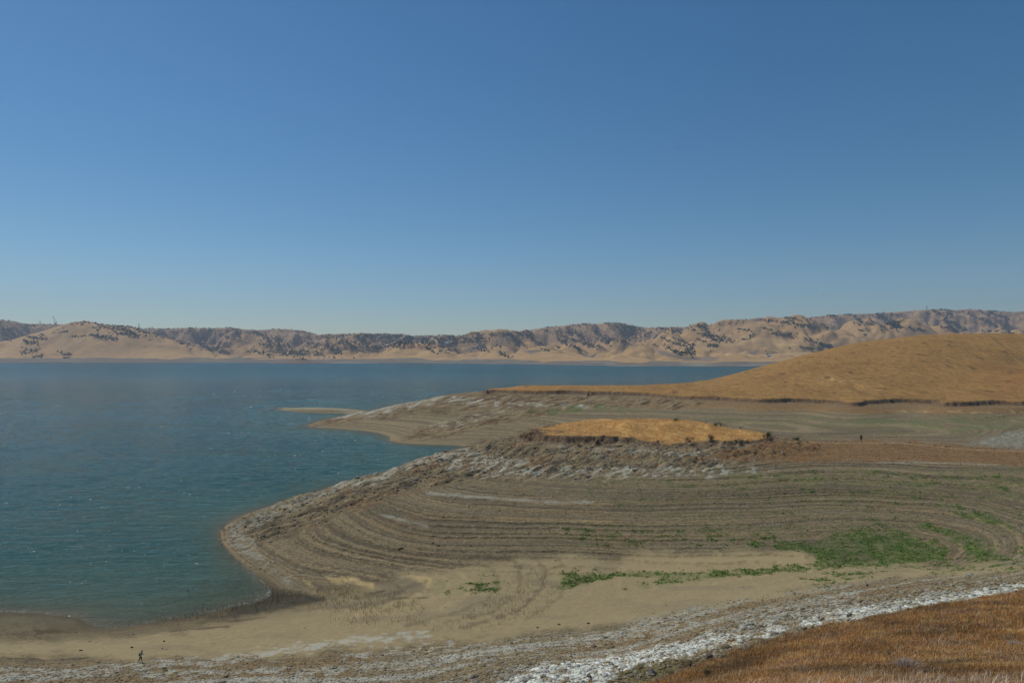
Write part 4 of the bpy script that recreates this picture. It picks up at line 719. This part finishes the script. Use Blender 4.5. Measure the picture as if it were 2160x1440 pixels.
# ---------------------------------------------------------------- boulders
def boulder(px, py, wpx, hpx, col, label, seed):
    X, Y, Z = [float(a[0]) for a in ground_at(px, py)]; V, Fc = ico(4, seed, .42, 1.1, 1.); V = V*(1+.05*np.sin(9*V[:, :1]+seed)); 
    V = V*[wpx/F*Y*.5, wpx/F*Y*.42, hpx/F*Y*.62]; V[:, 2] = np.maximum(V[:, 2], -.3*hpx/F*Y)
    cc = np.asarray(col)[None]*(1+.3*np.clip(fbm(V[:, 0]*3+seed, V[:, 2]*4, 3, seed), -1, 1)[:, None])
    o = make_mesh('boulder', V, Fc, M_stone, colors=cc, smooth=True); o.location = (X, Y, Z+.12*hpx/F*Y); o.rotation_euler = (0, 0, seed*1.3); tag(o, label, 'boulder', 'boulders on the stony slope')
gk, lk = alb(116, 112, 106, 1.), alb(190, 186, 176, 1.)
boulder(1496, 1387, 22, 12, alb(112, 98, 84, 1.), 'largest brown grey boulder, half round, on the white crust by the grass', 1)
boulder(1791, 1301, 9, 9, gk, 'dark upright boulder at the upper edge of the white crust', 2)
boulder(1698, 1327, 11, 7, gk, 'grey oval boulder, right one of a pair on the white crust', 3)
boulder(1682, 1327, 8, 7, alb(150, 148, 142, 1.), 'lighter grey boulder, left one of a pair on the white crust', 4)
boulder(1607, 1324, 11, 7, alb(104, 96, 86, 1.), 'dark brown grey boulder on brown gravel above the white crust', 5)
boulder(1311, 1337, 8, 7, lk, 'pale round boulder alone on the gravel slope', 6)
boulder(1278, 1345, 10, 4, alb(92, 84, 74, 1.), 'flat dark stone slab just left of the pale round boulder', 7)
boulder(1241, 1315, 7, 3, alb(78, 70, 62, 1.), 'small flat dark stone at the top of the gravel, right of two others', 8)
boulder(1179, 1317, 7, 3, alb(96, 90, 76, 1.), 'small grey green stone on the sand, middle one of three', 9)
boulder(1134, 1324, 5, 3, alb(78, 66, 56, 1.), 'tiny dark stone on the sand, leftmost of three', 10)
boulder(2043, 1213, 9, 4, alb(168, 168, 160, 1.), 'pale flat boulder on the far right of the gravel slope', 11)
boulder(1893, 1240, 7, 4, gk, 'small dark boulder on green flecked gravel at the right', 12)
boulder(1375, 1420, 17, 12, alb(120, 118, 114, 1.), 'large jagged grey boulder beside the grass near the bottom', 13)
boulder(1290, 1404, 13, 9, alb(128, 124, 116, 1.), 'grey boulder amid white rubble at the bottom centre', 14)
boulder(1277, 1428, 14, 12, lk, 'pale rounded boulder low in the white rubble', 15)
boulder(1243, 1430, 12, 12, gk, 'dark faced boulder left of the pale rounded one in the rubble', 16)
boulder(1118, 1430, 16, 8, alb(170, 168, 160, 1.), 'broad whitish boulder at the left end of the white crust', 17)
boulder(1253, 1413, 11, 8, alb(186, 182, 172, 1.), 'off white boulder in the rubble above the dark faced one', 18)
boulder(278, 1366, 6, 3, alb(84, 76, 66, 1.), 'dark flat stone on the sand left of the walker', 19)
boulder(346, 1353, 4, 3, alb(72, 64, 56, 1.), 'tiny dark stone on the sand behind the walker', 20)
boulder(342, 1368, 5, 4, lk, 'small white stone on the sand right of the walker', 21)
boulder(170, 1372, 8, 3, alb(84, 76, 66, 1.), 'dark flat stone on the sand at the far left', 22)

# ---------------------------------------------------------------- the walker
def skin_mesh(name, joints, edges, mat, parent, sub=2):
    me = bpy.data.meshes.new(name); me.from_pydata([j[:3] for j in joints], edges, []); o = bpy.data.objects.new(name, me); COL.objects.link(o)
    o.modifiers.new('s', 'SKIN'); 
    if not me.skin_vertices: bpy.context.view_layer.objects.active = o; bpy.ops.mesh.customdata_skin_add()
    for i, j in enumerate(joints): me.skin_vertices[0].data[i].radius = (j[3], j[4] if len(j) > 4 else j[3])
    me.skin_vertices[0].data[0].use_root = True
    m_ = o.modifiers.new('b', 'SUBSURF'); m_.levels = m_.render_levels = sub
    dg = bpy.context.evaluated_depsgraph_get(); dg.update(); nm = bpy.data.meshes.new_from_object(o.evaluated_get(dg)); bpy.data.objects.remove(o)
    nm.materials.clear(); nm.materials.append(mat)
    for p in nm.polygons: p.use_smooth = True
    o = bpy.data.objects.new(name, nm); COL.objects.link(o); o.parent = parent; return o
px_, py_, pz_ = [float(a[0]) for a in ground_at(296.5, 1397)]
who = empty('person', (px_, py_, pz_-.01), .12); tag(who, 'walker in dark trousers and pale sleeves striding right across the gravel', 'person')
skn = flat_mat('skin', np.array((.42, .25, .17)), .6, .05); blk = flat_mat('black_cloth', np.array((.016, .016, .018)), .9, .2, 8); shirt = flat_mat('grey_shirt', np.array((.32, .33, .36)), .9, .15, 6); dk = flat_mat('dark_brown', np.array((.02, .016, .014)), .8)
lime = flat_mat('lime_cloth', np.array((.50, .60, .03)), .7, .1)
J = [(0, 0, .95, .12, .10), (.03, 0, 1.12, .12, .10), (.09, 0, 1.34, .14, .11), (.13, 0, 1.49, .055), (.17, 0, 1.58, .062, .07), (.185, 0, 1.67, .088, .08), (.18, 0, 1.74, .07, .065), (.262, 0, 1.63, .018),
 (.02, .09, .88, .085), (.14, .09, .50, .058), (.15, .09, .11, .038), (.28, .09, .04, .034),
 (-.02, -.09, .88, .085), (-.11, -.09, .48, .058), (-.40, -.09, .20, .038), (-.31, -.09, .06, .034),
 (.11, .18, 1.42, .05), (.22, .23, 1.17, .038), (.42, .20, 1.06, .028), (.11, -.18, 1.42, .05), (.03, -.24, 1.14, .038), (.20, -.25, .94, .028)]
E = [(0, 1), (1, 2), (2, 3), (3, 4), (4, 5), (5, 6), (5, 7), (0, 8), (8, 9), (9, 10), (10, 11), (0, 12), (12, 13), (13, 14), (14, 15), (2, 16), (16, 17), (17, 18), (2, 19), (19, 20), (20, 21)]
for wi, d in ((18, Vector((.85, -.1, -.35))), (21, Vector((.7, .1, -.7)))):
    w0 = Vector(J[wi][:3]); d.normalize(); J.append((*(w0+d*.07), .028, .018)); pi_ = len(J)-1; E.append((wi, pi_)); sidev = Vector((0, 1, 0)).cross(d).normalized(); lat = d.cross(sidev).normalized()
    for k in range(4):
        b0 = w0+d*.09+lat*(k-1.5)*.018; l_ = (.034, .040, .037, .028)[k]; J.append((*b0, .0085)); J.append((*(b0+d*l_-sidev*.006), .008)); J.append((*(b0+d*l_*1.7-sidev*.026), .007)); n_ = len(J); E += [(pi_, n_-3), (n_-3, n_-2), (n_-2, n_-1)]
    b0 = w0+d*.04+lat*.034; J.append((*b0, .010)); J.append((*(b0+d*.03+lat*.018-sidev*.012), .009)); n_ = len(J); E += [(pi_, n_-2), (n_-2, n_-1)]
skin_mesh('body', J, E, skn, who)
skin_mesh('trousers', [(0, 0, .98, .135, .115), (.02, .09, .88, .10), (.14, .09, .50, .075), (.15, .09, .13, .056), (-.02, -.09, .88, .10), (-.11, -.09, .48, .075), (-.39, -.09, .22, .056)], [(0, 1), (1, 2), (2, 3), (0, 4), (4, 5), (5, 6)], blk, who)
skin_mesh('jacket', [(0, 0, .95, .138, .12), (.03, 0, 1.14, .14, .12), (.09, 0, 1.36, .16, .13), (.12, 0, 1.46, .08), (.11, .19, 1.42, .068), (.22, .24, 1.17, .054), (.39, .205, 1.07, .042), (.11, -.19, 1.42, .068), (.03, -.25, 1.14, .054), (.18, -.255, .97, .042)], [(0, 1), (1, 2), (2, 3), (2, 4), (4, 5), (5, 6), (2, 7), (7, 8), (8, 9)], shirt, who)
skin_mesh('shoe', [(.13, .09, .07, .052), (.22, .09, .045, .045), (.30, .09, .04, .036)], [(0, 1), (1, 2)], dk, who); skin_mesh('shoe', [(-.41, -.09, .15, .05), (-.36, -.09, .08, .046), (-.30, -.09, .045, .038)], [(0, 1), (1, 2)], dk, who)
skin_mesh('hair', [(.16, 0, 1.62, .075), (.165, 0, 1.70, .092), (.17, 0, 1.75, .075)], [(0, 1), (1, 2)], dk, who); skin_mesh('cap', [(.18, 0, 1.735, .098), (.19, 0, 1.785, .075), (.31, 0, 1.725, .04, .012)], [(0, 1), (0, 2)], blk, who, 2)
bp_ = empty('backpack', (px_, py_, pz_-.01), .12); tag(bp_, 'black hiking backpack with lime rolled mat, worn by the walker', 'backpack')
skin_mesh('bag', [(-.15, 0, 1.02, .13, .15), (-.15, 0, 1.20, .15, .17), (-.10, 0, 1.42, .11, .14)], [(0, 1), (1, 2)], blk, bp_); skin_mesh('rolled_mat', [(-.17, -.17, 1.55, .075), (-.17, .17, 1.55, .075)], [(0, 1)], lime, bp_)
skin_mesh('strap', [(-.03, -.13, 1.44, .022), (.11, -.13, 1.53, .022), (.22, -.12, 1.38, .022), (.10, -.15, 1.12, .02)], [(0, 1), (1, 2), (2, 3)], blk, bp_); skin_mesh('strap', [(-.03, .13, 1.44, .022), (.11, .13, 1.53, .022), (.22, .12, 1.38, .022), (.10, .15, 1.12, .02)], [(0, 1), (1, 2), (2, 3)], blk, bp_)
skin_mesh('cloth', [(-.12, -.08, .92, .05, .03), (-.14, -.09, .80, .055, .025), (-.15, -.09, .70, .035, .02)], [(0, 1), (1, 2)], lime, bp_)

# ---------------------------------------------------------------- masts, crane and sheds on the far ridges
M_steel = flat_mat('grey_steel', np.array((.10, .11, .12)), .6, .1)
def bars(segs, w):
    V, Fc = [], []
    for a, b in segs:
        a, b = Vector(a), Vector(b); d = (b-a).normalized(); s1 = d.orthogonal().normalized()*w; s2 = d.cross(s1).normalized()*w; o = len(V)
        for q in (a, b):
            for e1, e2 in ((1, 1), (-1, 1), (-1, -1), (1, -1)): V.append((q+s1*e1+s2*e2)[:])
        for k in range(4): Fc.append([o+k, o+(k+1) % 4, o+4+(k+1) % 4, o+4+k])
        Fc += [[o+3, o+2, o+1, o], [o+4, o+5, o+6, o+7]]
    return np.array(V), np.array(Fc)
def lattice(a, b, w0, w1, nseg):
    a, b = Vector(a), Vector(b); d = (b-a).normalized(); s1 = d.cross(Vector((0, 1, 0))).normalized(); s2 = d.cross(s1).normalized(); rings = []; segs = []
    for k in range(nseg+1):
        t_ = k/nseg; c = a+(b-a)*t_; w_ = w0+(w1-w0)*t_; rings.append([c+s1*w_*e1+s2*w_*e2 for e1, e2 in ((1, 1), (-1, 1), (-1, -1), (1, -1))])
    for k in range(nseg):
        for q in range(4): segs += [(rings[k][q], rings[k+1][q]), (rings[k][q], rings[k+1][(q+1) % 4]), (rings[k+1][q], rings[k+1][(q+1) % 4])]
    return segs
def ridge(px):
    j = int((px-fx[0])/(fx[1]-fx[0])); i = int(np.argmin(FPY[:, j])); return ((px-1080)/F*fy[i], fy[i], float(ZF[i, j]))
def pylon(px, hpx, label, wide=1.):
    X, Y, Z = ridge(px); h = hpx/F*Y; t_ = empty('pylon', (X, Y, Z-1)); tag(t_, label, 'pylon', 'masts along the far skyline')
    make_mesh('tower', *bars(lattice((0, 0, 0), (0, 0, h), h*.13*wide, h*.03, 6), .17), M_steel, t_)
    for zq in (.72, .86): make_mesh('crossarm', *bars(lattice((-h*.17*wide, 0, h*zq), (h*.17*wide, 0, h*zq), .5, .5, 3), .16), M_steel, t_)
pylon(84.5, 7, 'small lattice pylon on the ridge left of the crane')
pylon(293, 10, 'tall thin lattice mast on the skyline right of the headland')
pylon(321, 5, 'short lattice pylon just right of the tall mast past the headland', .8)
pylon(615, 5, 'faint short pylon on the skyline above the small islet', .7)
pylon(1955, 9, 'lattice mast on the highest ridge above the golden hill', .9)
X, Y, Z = ridge(117); k_ = Y/F; cr = empty('crane', (X, Y, Z)); tag(cr, 'lattice crane with a long raised boom on the left skyline', 'crane')
make_mesh('boom', *bars(lattice((-1*k_, 0, 2*k_), (-4.6*k_, 0, 17.5*k_), 1.4, .6, 12), .17), M_steel, cr)
make_mesh('back_mast', *bars(lattice((1*k_, 0, 2*k_), (3.2*k_, 0, 6.5*k_), 1.2, .6, 5), .2), M_steel, cr)
make_mesh('cab', *bars([((-1.2*k_, 0, 1.6*k_), (1.6*k_, 0, 1.6*k_))], 2.2), M_steel, cr); make_mesh('tracks', *bars([((-1.6*k_, -3, .5*k_), (1.8*k_, -3, .5*k_)), ((-1.6*k_, 3, .5*k_), (1.8*k_, 3, .5*k_))], 1.2), M_steel, cr)
make_mesh('cable', *bars([((-4.6*k_, 0, 17.5*k_), (3.2*k_, 0, 6.5*k_)), ((3.2*k_, 0, 6.5*k_), (1.6*k_, 0, 2*k_))], .12), M_steel, cr)
M_pale = flat_mat('pale_wall', np.array((.42, .45, .48)), .7, .1); M_roof = flat_mat('metal_roof', np.array((.5, .55, .6)), .4, .1)
def shed(px, py, w, h, d, label):
    X, Y, Z = far_at(px, py); t_ = empty('shed', (X, Y, Z-1)); tag(t_, label, 'shed', 'sheds on the far shore')
    V = [(sx*w/2, sy*d/2, z) for z in (-2, h) for sx, sy in ((-1, -1), (1, -1), (1, 1), (-1, 1))]; make_mesh('wall', V, [[0, 1, 5, 4], [1, 2, 6, 5], [2, 3, 7, 6], [3, 0, 4, 7]], M_pale, t_)
    V = [(-w*.53, -d*.56, h), (w*.53, -d*.56, h), (w*.53, 0, h+d*.3), (-w*.53, 0, h+d*.3), (-w*.53, d*.56, h), (w*.53, d*.56, h)]; make_mesh('roof', V, [[0, 1, 2, 3], [3, 2, 5, 4]], M_roof, t_)
    make_mesh('door', [(-2, -d/2-.1, 0), (2, -d/2-.1, 0), (2, -d/2-.1, h*.7), (-2, -d/2-.1, h*.7)], [[0, 1, 2, 3]], M_steel, t_)
shed(943, 728, 16, 7, 12, 'pale blue grey shed at the foot of the dark wooded hill'); shed(1624, 751, 20, 3.5, 9, 'long low pale shed on the far shore beside the golden hill')
# ---------------------------------------------------------------- birds
def bird(px, py, Y, span, roll, label):
    o = empty('bird', ((px-1080)/F*Y, Y, H+(HY-py)/F*Y)); o.rotation_euler = (0, roll, .4); tag(o, label, 'bird', 'birds high in the sky'); m_ = flat_mat('dark_feather', np.array((.03, .03, .035)), .9)
    skin_mesh('body', [(0, -.28, 0, .05), (0, -.05, 0, .09), (0, .2, 0, .11), (0, .36, .02, .06), (0, .46, .01, .03)], [(0, 1), (1, 2), (2, 3), (3, 4)], m_, o)
    for sg in (-1, 1): make_mesh('wing', [(sg*.05, .22, .03), (sg*span*.25, .26, .14), (sg*span*.5, .05, .05), (sg*span*.26, -.06, .12), (sg*.05, -.05, .02)], [[0, 1, 3], [1, 2, 3], [0, 3, 4]] if True else None, m_, o)
    make_mesh('tail', [(-.04, -.22, 0), (.04, -.22, 0), (.13, -.52, 0), (-.13, -.52, 0)], [[0, 1, 2, 3]], m_, o)
bird(1738, 620.5, 420, 1.0, .2, 'tiny dark bird low in the sky over the right hills'); bird(1430, 313, 420, 1.3, .5, 'tiny dark bird high in the blue sky right of centre')
